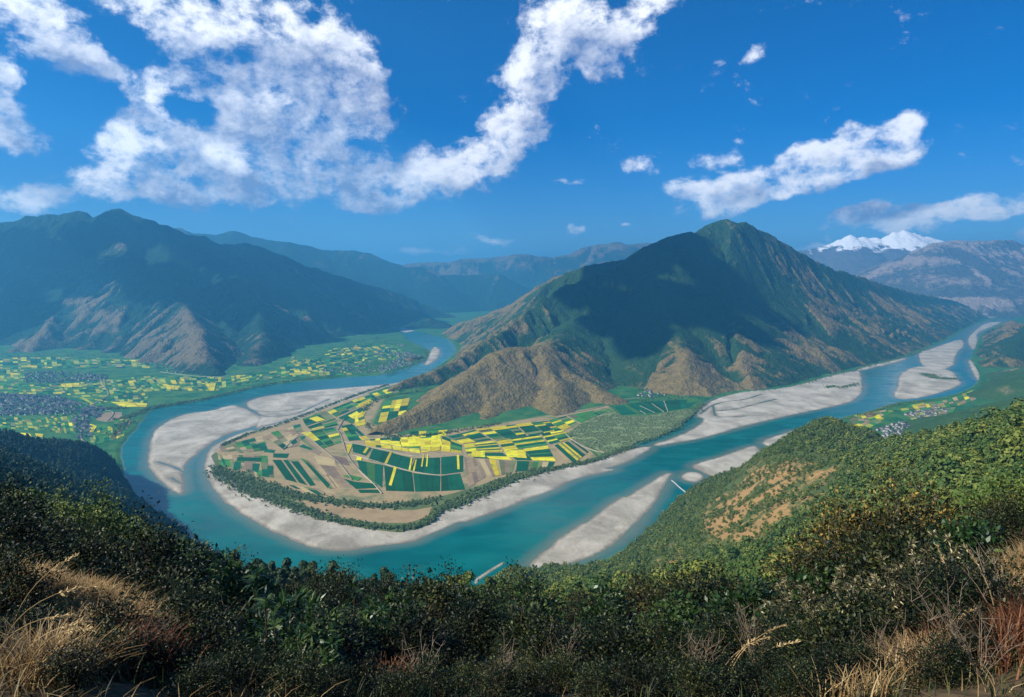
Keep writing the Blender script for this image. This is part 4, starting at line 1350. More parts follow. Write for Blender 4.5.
def build_roads():
    for w, pts in [(3.4, [(333, 427), (339, 431), (343, 440), (346, 452), (352, 462), (359, 470)]), (5, [(359, 470), (364, 475), (374, 484), (382, 494)]), (4, [(338, 430), (344, 419)]), (4, [(352, 455), (368, 459), (384, 464), (412, 472), (440, 476), (463, 473)]), (4, [(341, 441), (365, 446), (390, 451), (415, 457.5), (463, 454)]),
                   (5, [(356, 432), (364, 440), (400, 448), (440, 453)]), (4, [(284, 449), (295, 438), (309, 432), (322, 427)]), (4, [(300, 433), (312, 440), (326, 452), (340, 463), (352, 480)]), (7, [(101, 380), (104, 386), (109, 393), (108, 396), (94, 404), (86, 410), (83, 418), (82, 428), (80, 437), (86, 444), (92, 449)]),
                   (6, [(83, 414), (92, 415), (100, 417)]), (6, [(94, 406), (104, 410), (116, 412), (108, 421)]), (5, [(160, 372), (200, 377), (230, 377), (262, 369)]), (6, [(566, 434), (574, 442), (590, 450), (604, 453)]), (5, [(560, 415), (600, 408), (618, 400), (640, 398)]), (4, [(640, 406), (655, 413)]), (4, [(652, 404), (664, 412)]), (4, [(664, 401), (668, 412)]), (4, [(640, 411), (646, 414)])]:
        ribbon('farm_track', pts, w * .75, MAT['track'])


def build_scrub():
    for q in [[(211, 456), (216, 452), (232, 466), (262, 480), (300, 493), (340, 501), (390, 504), (436, 498), (440, 508), (410, 510), (345, 505), (318, 502), (290, 499), (320, 512), (345, 519), (380, 523), (410, 523), (432, 510), (434, 521), (420, 528), (400, 532), (370, 529), (345, 524), (316, 517), (286, 507), (257, 495.5), (230, 479), (215, 464)],
              [(434, 498), (470, 489), (500, 478), (530, 470), (560, 466), (562, 469), (545, 472), (520, 479), (496, 489), (480, 496), (462, 504), (440, 512)]]:
        slab('scrub_ground', P(q, LANDZ), LANDZ - .6, LANDZ + .25, MAT['scrub'])


build_fields()
build_roads()
build_scrub()

# ------------------------------------------------------------------ trees


def leaf_quads(C, N, size, r, aspect=1.0):
    """quads centred on C, facing N, random spin; -> V (4n,3)"""
    n = len(C)
    N = N / np.maximum(np.linalg.norm(N, axis=1, keepdims=True), 1e-6)
    ref = r.normal(size=(n, 3))
    U = np.cross(N, ref)
    U /= np.maximum(np.linalg.norm(U, axis=1, keepdims=True), 1e-6)
    Wd = np.cross(N, U)
    s = (size * r.uniform(.55, 1.4, n))[:, None]
    a, b = U * s * .5 * aspect, Wd * s * .5
    return np.stack([C - a - b * .6, C + a - b, C + a * .8 + b, C - a + b * .8], 1).reshape(-1, 3)


def quads(n):
    return np.arange(4 * n).reshape(n, 4)


def crown_np(n, R, H, leaf, r, base=.25, lobes=11, cone=0.0):
    """crown of leaf clumps in uneven lobes -> V, tint"""
    C, N, T = [], [], []
    lc = []
    for k in range(lobes):
        th = r.uniform(0, 2 * math.pi)
        hh = base + (1 - base) * (k + .5) / lobes
        env = math.sqrt(max(.05, 1 - ((hh - (base + .35 * (1 - base))) / .75) ** 2)) if cone == 0 else (1.05 - hh) * cone
        rad = R * env * r.uniform(.25, .75)
        lr_ = R * r.uniform(.30, .52) * (.6 + .5 * env)
        lc.append((rad * math.cos(th), rad * math.sin(th), H * hh - lr_ * .4, lr_, r.uniform(-.18, .18)))
    for k, (x, y, z, q, tt) in enumerate(lc):
        m = n // lobes
        d = r.normal(size=(m, 3))
        d /= np.linalg.norm(d, axis=1, keepdims=True)
        d[:, 2] = np.where(d[:, 2] < -.35, -d[:, 2], d[:, 2])
        rr = q * r.uniform(.55, 1.08, m)[:, None]
        p = np.array([x, y, z]) + d * rr * np.array([1, 1, .8])
        C.append(p)
        N.append(d + r.normal(size=(m, 3)) * .30 + np.array([0, 0, .18]))
        T.append(np.clip(.45 + tt + r.normal(0, .16, m), 0, 1))
    C, N, T = np.concatenate(C), np.concatenate(N), np.concatenate(T)
    return leaf_quads(C, N, leaf, r), np.repeat(T, 4)


def tube_np(path, radii, k=6):
    path = np.asarray(path, float)
    n = len(path)
    d = np.gradient(path, axis=0)
    d /= np.maximum(np.linalg.norm(d, axis=1, keepdims=True), 1e-6)
    ref = np.array([0.31, 0.87, 0.2])
    U = np.cross(d, ref)
    U /= np.maximum(np.linalg.norm(U, axis=1, keepdims=True), 1e-6)
    Wd = np.cross(d, U)
    a = np.arange(k) * 2 * math.pi / k
    V = path[:, None] + (U[:, None] * np.cos(a)[None, :, None] + Wd[:, None] * np.sin(a)[None, :, None]) * np.asarray(radii)[:, None, None]
    i, j = np.meshgrid(np.arange(n - 1), np.arange(k), indexing='ij')
    Fc = np.stack([i * k + j, i * k + (j + 1) % k, (i + 1) * k + (j + 1) % k, (i + 1) * k + j], -1).reshape(-1, 4)
    return V.reshape(-1, 3), Fc


def join_np(parts):
    V, Fc, o = [], [], 0
    for v, f in parts:
        V.append(v)
        Fc.append(f + o)
        o += len(v)
    return np.concatenate(V), np.concatenate(Fc)


def trunk_np(R, H, r, base=.25):
    parts = [tube_np([(0, 0, -.8), (r.normal(0, .1), r.normal(0, .1), H * .3), (r.normal(0, .25), r.normal(0, .25), H * .62), (0, 0, H * .86)], [R * .075, R * .055, R * .035, R * .012])]
    for k in range(6):
        th = r.uniform(0, 6.28)
        z0 = H * r.uniform(base, .6)
        q = R * r.uniform(.5, .8)
        parts.append(tube_np([(0, 0, z0), (q * .5 * math.cos(th), q * .5 * math.sin(th), z0 + H * .07), (q * math.cos(th), q * math.sin(th), z0 + H * .17)], [R * .03, R * .02, R * .008], 5))
    return join_np(parts)


class TreeKind:
    """a few crown shapes that copies share"""

    def __init__(s, name, mat, R, H, n, leaf, variants, seed, lod=(1,), **kw):
        s.name, s.R, s.H, s.mat = name, R, H, mat
        r = np.random.default_rng(seed)
        s.crowns, s.trunks, s.raw = [], [], []
        for k in range(variants):
            V, T = crown_np(n, R, H, leaf, r, **kw)
            s.crowns.append((V, T))
            s.trunks.append(trunk_np(R, H, r))
        s.low = []
        for m, lf in lod:
            row = []
            for k in range(variants):
                row.append(crown_np(m, R, H, lf, r, **kw))
            s.low.append(row)
        s.protos = None

    def copies(s, pts, scales, r, labeller, cat, group, name=None, parts=True):
        """individual trees: thing > crown, trunk (each copied with obj.copy())"""
        if s.protos is None:
            s.protos = []
            for (V, T), (tv, tf) in zip(s.crowns, s.trunks):
                c = mesh_np('crown', V, quads(len(V) // 4), MAT[s.mat], {'tint': T}, smooth=False, link=False)
                t_ = mesh_np('trunk', tv, tf, MAT['bark'], link=False)
                s.protos.append((c, t_))
        for i, (p, sc) in enumerate(zip(pts, scales)):
            c, t_ = s.protos[r.integers(len(s.protos))]
            rz = r.uniform(0, 6.283)
            o = empty(name or s.name, p, rz, float(sc))
            tag(o, labeller(p), cat, group)
            for q in (c, t_):
                d = q.copy()
                d.parent = o
                COL.objects.link(d)

    def mass(s, pts, scales, r, lod=0, squash=1.0):
        """many trees as arrays: -> V, tint"""
        Vs, Ts = [], []
        row = s.low[lod]
        vi = r.integers(len(row), size=len(pts))
        for k, (V, T) in enumerate(row):
            idx = np.nonzero(vi == k)[0]
            if not len(idx):
                continue
            a = r.uniform(0, 6.283, len(idx))
            ca, sa = np.cos(a)[:, None], np.sin(a)[:, None]
            sc = scales[idx][:, None]
            X = (V[None, :, 0] * ca - V[None, :, 1] * sa) * sc + pts[idx, 0][:, None]
            Y = (V[None, :, 0] * sa + V[None, :, 1] * ca) * sc + pts[idx, 1][:, None]
            Z = V[None, :, 2] * sc * squash + pts[idx, 2][:, None]
            Vs.append(np.stack([X, Y, Z], -1).reshape(-1, 3))
            Ts.append(np.clip(T[None, :] + r.normal(0, .15, len(idx))[:, None], 0, 1).reshape(-1))
        return np.concatenate(Vs), np.concatenate(Ts)


def visible_hill(margin):
    """cells of the hillside that the viewpoint can see over what is nearer (trees included)"""
    az, lr, A, L, X, Y, Z = HG
    R = np.exp(L)
    e = (Z - CAMZ) / R
    run = np.maximum.accumulate(np.where(R < 20, -9, e + np.minimum(3.0, margin) / R * (R > 60)), axis=0)
    run = np.vstack([np.full((1, e.shape[1]), -9), run[:-1]])
    return (Z + margin * 1.6 - CAMZ) / R > run


def build_hill_trees():
    r = np.random.default_rng(12)
    az, lr, A, L, X, Y, Z = HG
    R = np.exp(L)
    px, py, d = project(X, Y, Z)
    vis = visible_hill(8.0)
    onhill = (Z > 4) & (d > 40) & (px > -40) & (px < 1070) & vis & (R > np.where(px > 860, 150, 250))
    # cell areas -> sampling weight
    da = np.gradient(az)[None, :]
    dl = lr[1] - lr[0]
    area = R * R * da * dl
    bare = np.zeros(X.shape)
    for pl in BARE:
        bare = np.maximum(bare, sstep(sdf(np.array(pl, float), px, py), -12, 10))
    clump = fbm(X / 45, Y / 45, 3, 7.7)
    keep = 1 - bare * np.where(clump > -.05, .15, .62)
    right = px > 420
    dens = np.where(right, 1 / 62.0, 1 / 40.0) * keep
    dens = np.where((R > 650) & right, dens * 1.5, dens)
    w = area * dens * onhill
    n = r.poisson(w)
    idx = np.nonzero(n.ravel())[0]
    rep_ = np.repeat(idx, n.ravel()[idx])
    aa = A.ravel()[rep_] + r.uniform(-.5, .5, len(rep_)) * np.broadcast_to(da, A.shape).ravel()[rep_]
    ll = L.ravel()[rep_] + r.uniform(-.5, .5, len(rep_)) * dl
    x, y = np.exp(ll) * np.sin(aa), np.exp(ll) * np.cos(aa)
    z = hill_z(x, y)
    pts = np.stack([x, y, z - .3], -1)
    rr = np.exp(ll)
    ppx, ppy, _ = project(x, y, z)
    b = bare.ravel()[rep_]
    sc = np.clip(r.lognormal(-.18, .30, len(pts)), .4, 1.5) * np.where(b > .3, .68, 1.0) * np.where((rr > 650) & (ppx > 420), .72, 1.0)
    isr = ppx > 420
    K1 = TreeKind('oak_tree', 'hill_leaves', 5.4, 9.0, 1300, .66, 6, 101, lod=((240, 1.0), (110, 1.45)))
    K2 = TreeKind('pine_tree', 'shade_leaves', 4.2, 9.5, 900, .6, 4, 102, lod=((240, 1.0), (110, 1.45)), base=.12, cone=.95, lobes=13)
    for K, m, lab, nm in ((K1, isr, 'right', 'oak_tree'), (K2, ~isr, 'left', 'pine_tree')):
        ids = np.nonzero(m)[0]
        ids = ids[np.argsort(rr[ids])]
        near = ids[:300]
        rest = ids[300:]
        if lab == 'right':
            def place(p):
                a, b_, _ = project(p[0], p[1], p[2])
                if a > 985:
                    return 'at the right end of the sunlit forest'
                if b_ < 450:
                    return 'on the upper rim of the sunlit forest'
                if a > 900:
                    return 'in the right part of the sunlit forest'
                if a > 830:
                    return 'in the middle of the sunlit forest'
                return 'in the lower forest beside the bare tan slope'
            sets = {}
            for i in near:
                sets.setdefault(place(pts[i]), []).append(i)
            for k, v in sets.items():
                K.copies(pts[v], sc[v], r, lambda p: 'green oak crown ' + k, 'tree', 'oaks ' + k)
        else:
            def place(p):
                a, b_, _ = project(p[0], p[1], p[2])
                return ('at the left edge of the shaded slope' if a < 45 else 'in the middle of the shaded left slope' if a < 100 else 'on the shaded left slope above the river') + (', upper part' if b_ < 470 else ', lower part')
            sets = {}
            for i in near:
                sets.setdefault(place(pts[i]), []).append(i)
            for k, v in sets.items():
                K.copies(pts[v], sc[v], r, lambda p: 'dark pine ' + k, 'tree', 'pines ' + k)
        mid = rest[rr[rest] < 620]
        far = rest[rr[rest] >= 620]
        Vs, Ts = [], []
        for q, lod in ((mid, 0), (far, 1)):
            if len(q):
                V, T = K.mass(pts[q], sc[q], r, lod)
                Vs.append(V)
                Ts.append(T)
        V, T = np.concatenate(Vs), np.concatenate(Ts)
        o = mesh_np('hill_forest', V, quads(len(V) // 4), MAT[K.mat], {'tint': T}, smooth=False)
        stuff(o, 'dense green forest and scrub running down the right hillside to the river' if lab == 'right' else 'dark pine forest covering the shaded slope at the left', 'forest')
        print('hill trees', lab, len(near), len(mid), len(far))


def sample_poly(poly_px, spacing, r, n=None):
    g = P(poly_px, LANDZ)
    lo, hi = g.min(0), g.max(0)
    A_ = abs(0.5 * np.sum(g[:, 0] * np.roll(g[:, 1], -1) - np.roll(g[:, 0], -1) * g[:, 1]))
    m = int((hi - lo).prod() / spacing ** 2)
    q = r.uniform(lo, hi, (m, 2))
    q = q[inside(g, q[:, 0], q[:, 1])]
    return q if n is None else q[:n]


def along(pts_px, n, width, r):
    g = chaikin_open(P(pts_px, LANDZ))
    L = np.r_[0, np.cumsum(np.linalg.norm(np.diff(g, axis=0), axis=1))]
    s = r.uniform(0, L[-1], n)
    x = np.interp(s, L, g[:, 0]) + r.normal(0, width * .5, n)
    y = np.interp(s, L, g[:, 1]) + r.normal(0, width * .5, n)
    return np.stack([x, y], -1)


def build_plain_trees():
    r = np.random.default_rng(22)
    K = TreeKind('willow_tree', 'river_leaves', 4.2, 7.5, 420, .95, 4, 201, lod=((90, 1.6), (36, 2.6)))
    rows = [([(216, 470), (226, 480), (245, 490), (262, 497), (290, 506), (320, 515)], 210, 14), ([(262, 486), (290, 494), (320, 500), (352, 505), (384, 507), (410, 505), (436, 500)], 260, 12), ([(316, 516), (345, 522), (372, 527), (400, 529), (424, 525), (434, 516), (440, 508)], 190, 8), ([(440, 510), (460, 502), (478, 494), (498, 485), (520, 476), (545, 470)], 290, 16), ([(545, 470), (562, 467), (590, 462), (610, 455), (634, 446)], 130, 8),
            ([(214, 468), (232, 474), (252, 482), (275, 490)], 150, 16), ([(250, 434), (279, 425), (300, 417), (330, 405), (362, 393), (388, 385)], 130, 6), ([(222, 446), (236, 439), (250, 434)], 26, 7), ([(364, 411), (372, 402), (386, 397), (400, 394), (418, 392), (436, 388)], 70, 10), ([(366, 424), (372, 430), (384, 436), (410, 437), (440, 434), (470, 429), (500, 424)], 90, 9),
            ([(637, 444), (660, 437), (676, 428), (690, 416), (704, 404)], 90, 10), ([(116, 420), (128, 418), (140, 412), (150, 408), (176, 404), (200, 400)], 110, 14), ([(200, 400), (232, 393), (262, 385), (300, 380), (340, 376)], 110, 12), ([(112, 437), (122, 428), (130, 420)], 40, 14), ([(96, 410), (110, 408), (126, 409)], 26, 12), ([(388, 375), (412, 366), (428, 358), (424, 350)], 60, 12), ([(846, 419), (872, 412.5), (892, 405), (924, 401)], 40, 8),
            ([(824, 388), (832, 386), (840, 388), (850, 386), (858, 384)], 46, 12), ([(926, 374), (934, 378), (946, 379), (956, 379)], 110, 22), ([(800, 384), (840, 374), (870, 366), (900, 358), (930, 348)], 90, 14)]
    ROWN = ['along the outer edge of the white beach curve', 'in the inner belt between long dry field and fields', 'between the long dry field and the beach', 'in the belt above the straight beach', 'near the east end of the beach belt', 'in the scrub at the west tip of the fields',
            'in the dark hedge along the braided sand', 'at the north west field edge', 'north of the tan hill', 'at the foot of the tan hill', 'along the back channel by the plantation', 'on the left outer river bank', 'on the far left river bank', 'by the left town bank', 'beside the brown plot near town', 'around the far bend', 'on the right bank terraces', 'on the big eastern bar', 'on the river island', 'under the wooded mountain']
    P2 = np.concatenate([along(a, n, w, r) for a, n, w in rows])
    pts = np.c_[P2, np.full(len(P2), LANDZ - .1)]
    sc = r.uniform(.35, .9, len(pts))
    d = np.hypot(pts[:, 0], pts[:, 1])
    ids = np.argsort(d)
    near, rest = ids[:300], ids[300:]
    names = np.repeat(np.arange(len(rows)), [n for a, n, w in rows])
    for k in range(len(rows)):
        m = near[names[near] == k]
        if len(m):
            K.copies(pts[m], sc[m], r, lambda p: 'small green willow ' + ROWN[k], 'tree', 'willows ' + ROWN[k])
    # second storey: bushes under the belts, hedges, village trees, too many to count
    hedge = np.concatenate([along(a, int(n * 2.4), w * 1.7, r) for a, n, w in rows])
    vill = [sample_poly(q, s_, r) for q, s_ in [([(0, 393), (60, 396), (92, 405), (80, 414), (60, 417), (0, 417)], 22), ([(20, 373), (66, 371), (108, 374), (112, 382), (60, 384), (24, 385)], 26), ([(400, 352), (424, 356), (416, 364), (372, 374), (346, 372), (372, 362)], 26), ([(412, 380), (440, 366), (460, 358), (470, 366), (440, 382), (414, 391), (396, 392)], 15), ([(636, 398), (680, 392), (700, 396), (660, 402), (640, 402)], 17), ([(636, 384), (686, 380), (690, 394), (636, 398)], 17),
                                               ([(150, 362), (212, 370), (212, 378), (160, 372)], 24), ([(0, 350), (150, 356), (150, 362), (0, 358)], 34), ([(874, 428), (906, 421), (914, 430), (890, 440)], 12), ([(330, 338), (380, 336), (400, 344), (340, 350)], 34)]]
    allp = np.concatenate([hedge] + vill)
    pts2 = np.c_[allp, np.full(len(allp), LANDZ - .4)]
    sc2 = r.uniform(.35, .9, len(pts2))
    V1, T1 = K.mass(pts[rest], sc[rest], r, 0)
    V2, T2 = K.mass(pts2, sc2, r, 1)
    V = np.concatenate([V1, V2])
    stuff(mesh_np('bank_thicket', V, quads(len(V) // 4), MAT['river_leaves'], {'tint': np.concatenate([T1, T2])}, smooth=False), 'low green bushes and trees filling the river banks and village edges', 'thicket')
    # young plantation in rows between fields and back channel
    g = P([(566, 434), (580, 424), (600, 416), (612, 410), (622, 416), (646, 416), (668, 412), (690, 409), (697, 411), (686, 421), (674, 430), (656, 437), (638, 441), (626, 448), (608, 453), (592, 448), (574, 440)], LANDZ)
    slab('grove_floor', g, LANDZ - .6, LANDZ + .2, MAT['grove_floor'])
    dv = P([(580, 424), (690, 409)], LANDZ)
    dr = (dv[1] - dv[0]) / np.linalg.norm(dv[1] - dv[0])
    nr = np.array([-dr[1], dr[0]])
    c = g.mean(0)
    q = []
    for a in np.arange(-900, 900, 11.0):
        for b in np.arange(-900, 900, 4.6):
            q.append(c + dr * (b + r.normal(0, 1.5)) + nr * (a + r.normal(0, 1.3)))
    q = np.array(q)
    q = q[inside(g, q[:, 0], q[:, 1])]
    q = q[fbm(q[:, 0] / 50, q[:, 1] / 50, 3, 3.3) > -.42]
    V, T = K.mass(np.c_[q, np.full(len(q), LANDZ - .5)], r.uniform(.45, .75, len(q)), r, 1, .7)
    stuff(mesh_np('plantation', V, quads(len(V) // 4), MAT['plantation_leaves'], {'tint': T}, smooth=False), 'pale green tree plantation in rows beside the yellow fields', 'plantation')
    print('plantation', len(q), 'thicket', len(allp))


build_hill_trees()
build_plain_trees()

# ------------------------------------------------------------------ houses, jetty


def house_mesh(name, L, Wd, H, rise, extra):
    V, Fc, M = [], [], []

    def box(x0, x1, y0, y1, h, rs, ov):
        o = len(V)
        V.extend([(x0, y0, -1), (x1, y0, -1), (x1, y1, -1), (x0, y1, -1), (x0, y0, h), (x1, y0, h), (x1, y1, h), (x0, y1, h), (x0, (y0 + y1) / 2, h + rs), (x1, (y0 + y1) / 2, h + rs)])
        Fc.extend([(o, o + 1, o + 5, o + 4), (o + 2, o + 3, o + 7, o + 6), (o + 1, o + 2, o + 6, o + 9, o + 5), (o + 3, o, o + 4, o + 8, o + 7)])
        M.extend([0] * 4)
        o = len(V)
        ym = (y0 + y1) / 2
        V.extend([(x0 - ov, y0 - ov, h - .25), (x1 + ov, y0 - ov, h - .25), (x1 + ov, ym, h + rs + .15), (x0 - ov, ym, h + rs + .15), (x1 + ov, y1 + ov, h - .25), (x0 - ov, y1 + ov, h - .25)])
        Fc.extend([(o, o + 1, o + 2, o + 3), (o + 3, o + 2, o + 4, o + 5)])
        M.extend([1, 1])
    box(-L / 2, L / 2, -Wd / 2, Wd / 2, H, rise, .7)
    if extra:
        box(L / 2 - .01, L / 2 + Wd * .55, -Wd / 2 - 2, Wd / 2 - 3, H * .7, rise * .7, .5)
    me = bpy.data.meshes.new(name)
    me.from_pydata(V, [], Fc)
    me.materials.append(MAT['wall'])
    me.materials.append(MAT['tiles'])
    me.polygons.foreach_set('material_index', np.array(M, np.int32))
    return me


def build_houses():
    r = np.random.default_rng(31)
    meshes = [house_mesh('house', 12, 7.5, 5.2, 2.4, True), house_mesh('house', 10, 7, 4.6, 2.2, False), house_mesh('house', 15, 8, 6.2, 2.6, True), house_mesh('house', 9, 6.5, 5.8, 2.0, False)]
    V_ = [  # outline, how many, rotation, how the houses there differ
        ([(872, 431), (902, 422), (913, 430), (900, 438), (886, 440)], 34, .5, 'grey roofed house in the village behind the knoll, right bank', 'houses of the village behind the knoll'),
        ([(72, 424), (76, 410), (92, 405), (104, 409), (92, 424), (92, 436), (78, 440)], 60, .15, 'white walled house by the town street beside the left river bend', 'houses of the small town by the left river bend'),
        ([(0, 394), (60, 397), (80, 405), (72, 414), (0, 416)], 84, -.1, 'dark roofed house in the crowded old village on the left plain', 'houses of the old village on the left plain'),
        ([(640, 386), (684, 382), (688, 392), (650, 398), (638, 397)], 40, .3, 'small house in the hamlet at the foot of the wooded mountain', 'houses of the hamlet under the wooded mountain'),
        ([(412, 382), (440, 368), (456, 362), (458, 370), (436, 382), (414, 389)], 34, .6, 'grey house among trees between the far river bend and tan hill', 'houses between the far bend and the tan hill'),
    ]
    tot = 0
    used = []
    for q, n, rot, lab, grp in V_:
        c = sample_poly(q, 9, r)
        r.shuffle(c)
        k = 0
        for x, y in c:
            if k >= n:
                break
            if any((x - a) ** 2 + (y - b) ** 2 < 13.5 ** 2 for a, b in used):
                continue
            used.append((x, y))
            o = bpy.data.objects.new('house', meshes[r.integers(4)])
            o.location = (x, y, LANDZ + .1)
            o.rotation_euler = (0, 0, rot + r.choice([0, math.pi / 2]) + r.normal(0, .12))
            s_ = r.uniform(.85, 1.2)
            o.scale = (s_, s_, s_)
            COL.objects.link(o)
            tag(o, lab, 'house', grp)
            k += 1
        tot += k
    # roofs of the farther villages: more than can be told apart
    Vs, Fs, Ms = [], [], []
    off = 0
    me0 = meshes[1]
    bv = np.array([v.co[:] for v in me0.vertices])
    bf = [tuple(p.vertices) for p in me0.polygons]
    bm = [p.material_index for p in me0.polygons]
    for q, n in [([(0, 394), (60, 397), (80, 405), (72, 414), (0, 416)], 300), ([(24, 373), (66, 372), (106, 375), (108, 381), (60, 383), (26, 384)], 170), ([(404, 352), (422, 356), (412, 364), (382, 373), (376, 368), (396, 360)], 190), ([(318, 366), (372, 363), (380, 372), (320, 374)], 50), ([(370, 350), (398, 350), (400, 356), (376, 358)], 40), ([(150, 363), (200, 370), (210, 376), (160, 371)], 40), ([(400, 340), (404, 346), (396, 348)], 10), ([(905, 414), (940, 405), (950, 412), (915, 424)], 46)]:
        c = sample_poly(q, 10, r)
        r.shuffle(c)
        for x, y in c[:n]:
            a = r.uniform(0, 3.1)
            s_ = r.uniform(.8, 1.25)
            V = bv * s_
            Vs.append(np.c_[V[:, 0] * math.cos(a) - V[:, 1] * math.sin(a) + x, V[:, 0] * math.sin(a) + V[:, 1] * math.cos(a) + y, V[:, 2] + LANDZ])
            Fs += [tuple(i + off for i in f) for f in bf]
            Ms += bm
            off += len(bv)
    me = bpy.data.meshes.new('village_houses')
    me.from_pydata(np.concatenate(Vs).tolist(), [], Fs)
    me.materials.append(MAT['wall'])
    me.materials.append(MAT['tiles'])
    me.polygons.foreach_set('material_index', np.array(Ms, np.int32))
    o = bpy.data.objects.new('village_houses', me)
    COL.objects.link(o)
    stuff(o, 'tight cluster of grey roofs of the far villages across the river', 'houses')
    print('houses', tot)
    # pale jetty reaching into the side channel by the right bank
    g = P([(671.5, 480), (688.5, 494.5)], 1.0)
    d = (g[1] - g[0]) / np.linalg.norm(g[1] - g[0])
    nn = np.array([-d[1], d[0]]) * 1.25
    Lq = np.linalg.norm(g[1] - g[0])
    prof = [(-1, -3.0), (-.62, 1.1), (-.45, 1.35), (.45, 1.35), (.62, 1.1), (1, -3.0)]
    V = []
    m = 14
    for i in range(m):
        f = i / (m - 1)
        c = g[0] + d * Lq * f + np.array([-d[1], d[0]]) * math.sin(f * 9) * .5
        w_ = 1.0 if i > 0 else .55
        for a, z in prof:
            V.append((*(c + nn * a * w_ * 1.5), z + .2 * math.sin(i * 2.1)))
    k = len(prof)
    Fc = [(i * k + j, i * k + j + 1, (i + 1) * k + j + 1, (i + 1) * k + j) for i in range(m - 1) for j in range(k - 1)]
    o = mesh_np('jetty', np.array(V), np.array(Fc)[:, ::-1], MAT['concrete'], smooth=False)
    tag(o, 'straight white stone jetty crossing the side channel below the right hillside', 'jetty')


build_houses()

# ------------------------------------------------------------------ the thicket, grass and stalks at the viewpoint


def spot(px, r_):
    """ground point at range r_ below picture column px (looking at the foot of the picture)"""
    a = math.atan2((px - 512.0) / F, CP - .30 * SP)
    x, y = r_ * math.sin(a), r_ * math.cos(a)
    return np.array([x, y, float(hill_z(np.array([x]), np.array([y]))[0])])


def leaves_np(C, D, N, length, aspect, r):
    """pointed leaves: base at C, running along D, face N -> V (4n,3)"""
    n = len(C)
    D = D / np.maximum(np.linalg.norm(D, axis=1, keepdims=True), 1e-6)
    S = np.cross(D, N)
    S /= np.maximum(np.linalg.norm(S, axis=1, keepdims=True), 1e-6)
    Nn = np.cross(S, D)
    L = (length * r.uniform(.6, 1.3, n))[:, None]
    mid = C + D * L * .48
    w_ = S * L * aspect * .5
    lift = Nn * L * .07
    return np.stack([C, mid - w_ + lift, C + D * L - Nn * L * .10, mid + w_ + lift], 1).reshape(-1, 3)


def shrub_np(R, H, nl, length, aspect, r, tips=70, droop=0.0, low=.12, spread=.30, rosette=False):
    C, D, N, T, st = [], [], [], [], []
    per = nl // tips
    for k in range(tips):
        d = r.normal(size=3)
        d /= np.linalg.norm(d)
        d[2] = abs(d[2]) if r.random() < .85 else d[2] * .5
        f = r.uniform(.55, 1.05) * (1 + .25 * math.sin(d[0] * 5 + 1.3) * math.cos(d[1] * 4))
        tip = np.array([d[0] * R * f, d[1] * R * f, H * low + d[2] * H * (1 - low) * f])
        root = np.array([r.normal(0, .12 * R), r.normal(0, .12 * R), -.2])
        kn = root * .45 + tip * .55 + np.array([r.normal(0, .08 * R), r.normal(0, .08 * R), .10 * H])
        if k % 2 == 0:
            st.append(tube_np([root, kn, tip], [.022, .014, .005], 4))
        u = tip - kn
        u /= max(np.linalg.norm(u), 1e-6)
        tb = r.normal(0, .10)
        s_ = r.uniform(0, 1, per) ** .7
        if rosette:
            c = tip + u * (s_[:, None] - .8) * .12 * R
            dd = r.normal(size=(per, 3)) + u * .8
        else:
            c = tip + r.normal(size=(per, 3)) * spread * R * .5 - u * (1 - s_[:, None]) * spread * R
            dd = r.normal(size=(per, 3)) * .8 + u * 1.1
        dd[:, 2] -= droop
        nn = r.normal(size=(per, 3)) * .55 + np.array([0, 0, 1.0])
        C.append(c)
        D.append(dd)
        N.append(nn)
        hgt = np.clip(tip[2] / H, 0, 1)
        T.append(np.clip(.26 + tb + .12 * hgt + r.normal(0, .13, per) + (r.random(per) < .11) * .5, 0, 1))  # paler towards the top; scattered leaves brightened in colour as if sunlit
    C, D, N, T = map(np.concatenate, (C, D, N, T))
    return leaves_np(C, D, N, length, aspect, r), np.repeat(T, 4), join_np(st)


class ShrubKind:
    def __init__(s, name, mat, variants, seed, **kw):
        s.name = name
        r = np.random.default_rng(seed)
        s.p = []
        for k in range(variants):
            V, T, (sv, sf) = shrub_np(r=r, **kw)
            s.p.append((mesh_np('leaves', V, quads(len(V) // 4), MAT[mat], {'tint': T}, smooth=False, link=False), mesh_np('stems', sv, sf, MAT['bark'], link=False)))

    def put(s, p, sc, r, label, cat, group, squash=1.0):
        o = empty(s.name, p, r.uniform(0, 6.28), sc)
        o.scale = (sc, sc, sc * squash)
        tag(o, label, cat, group)
        for q in s.p[r.integers(len(s.p))]:
            d = q.copy()
            d.parent = o
            COL.objects.link(d)


ORD = ['first', 'second', 'third', 'fourth', 'fifth', 'sixth', 'seventh', 'eighth', 'ninth', 'tenth', 'eleventh', 'twelfth']
MARKS = [(60, 'the dark left slope'), (130, 'the grass hummock'), (200, 'the left river bank'), (300, 'the curved white beach'), (400, 'the middle of the beach bend'), (480, 'the open teal water'), (540, 'the thin spit'), (620, 'the long gravel bar'), (700, 'the wooded foot of the right hillside'),
         (780, 'the bare tan slope'), (860, 'the knoll'), (940, 'the sunlit oak forest'), (2000, 'the right edge of the forest')]


def mark(px):
    for a, n in MARKS:
        if px < a:
            return n
    return MARKS[-1][1]


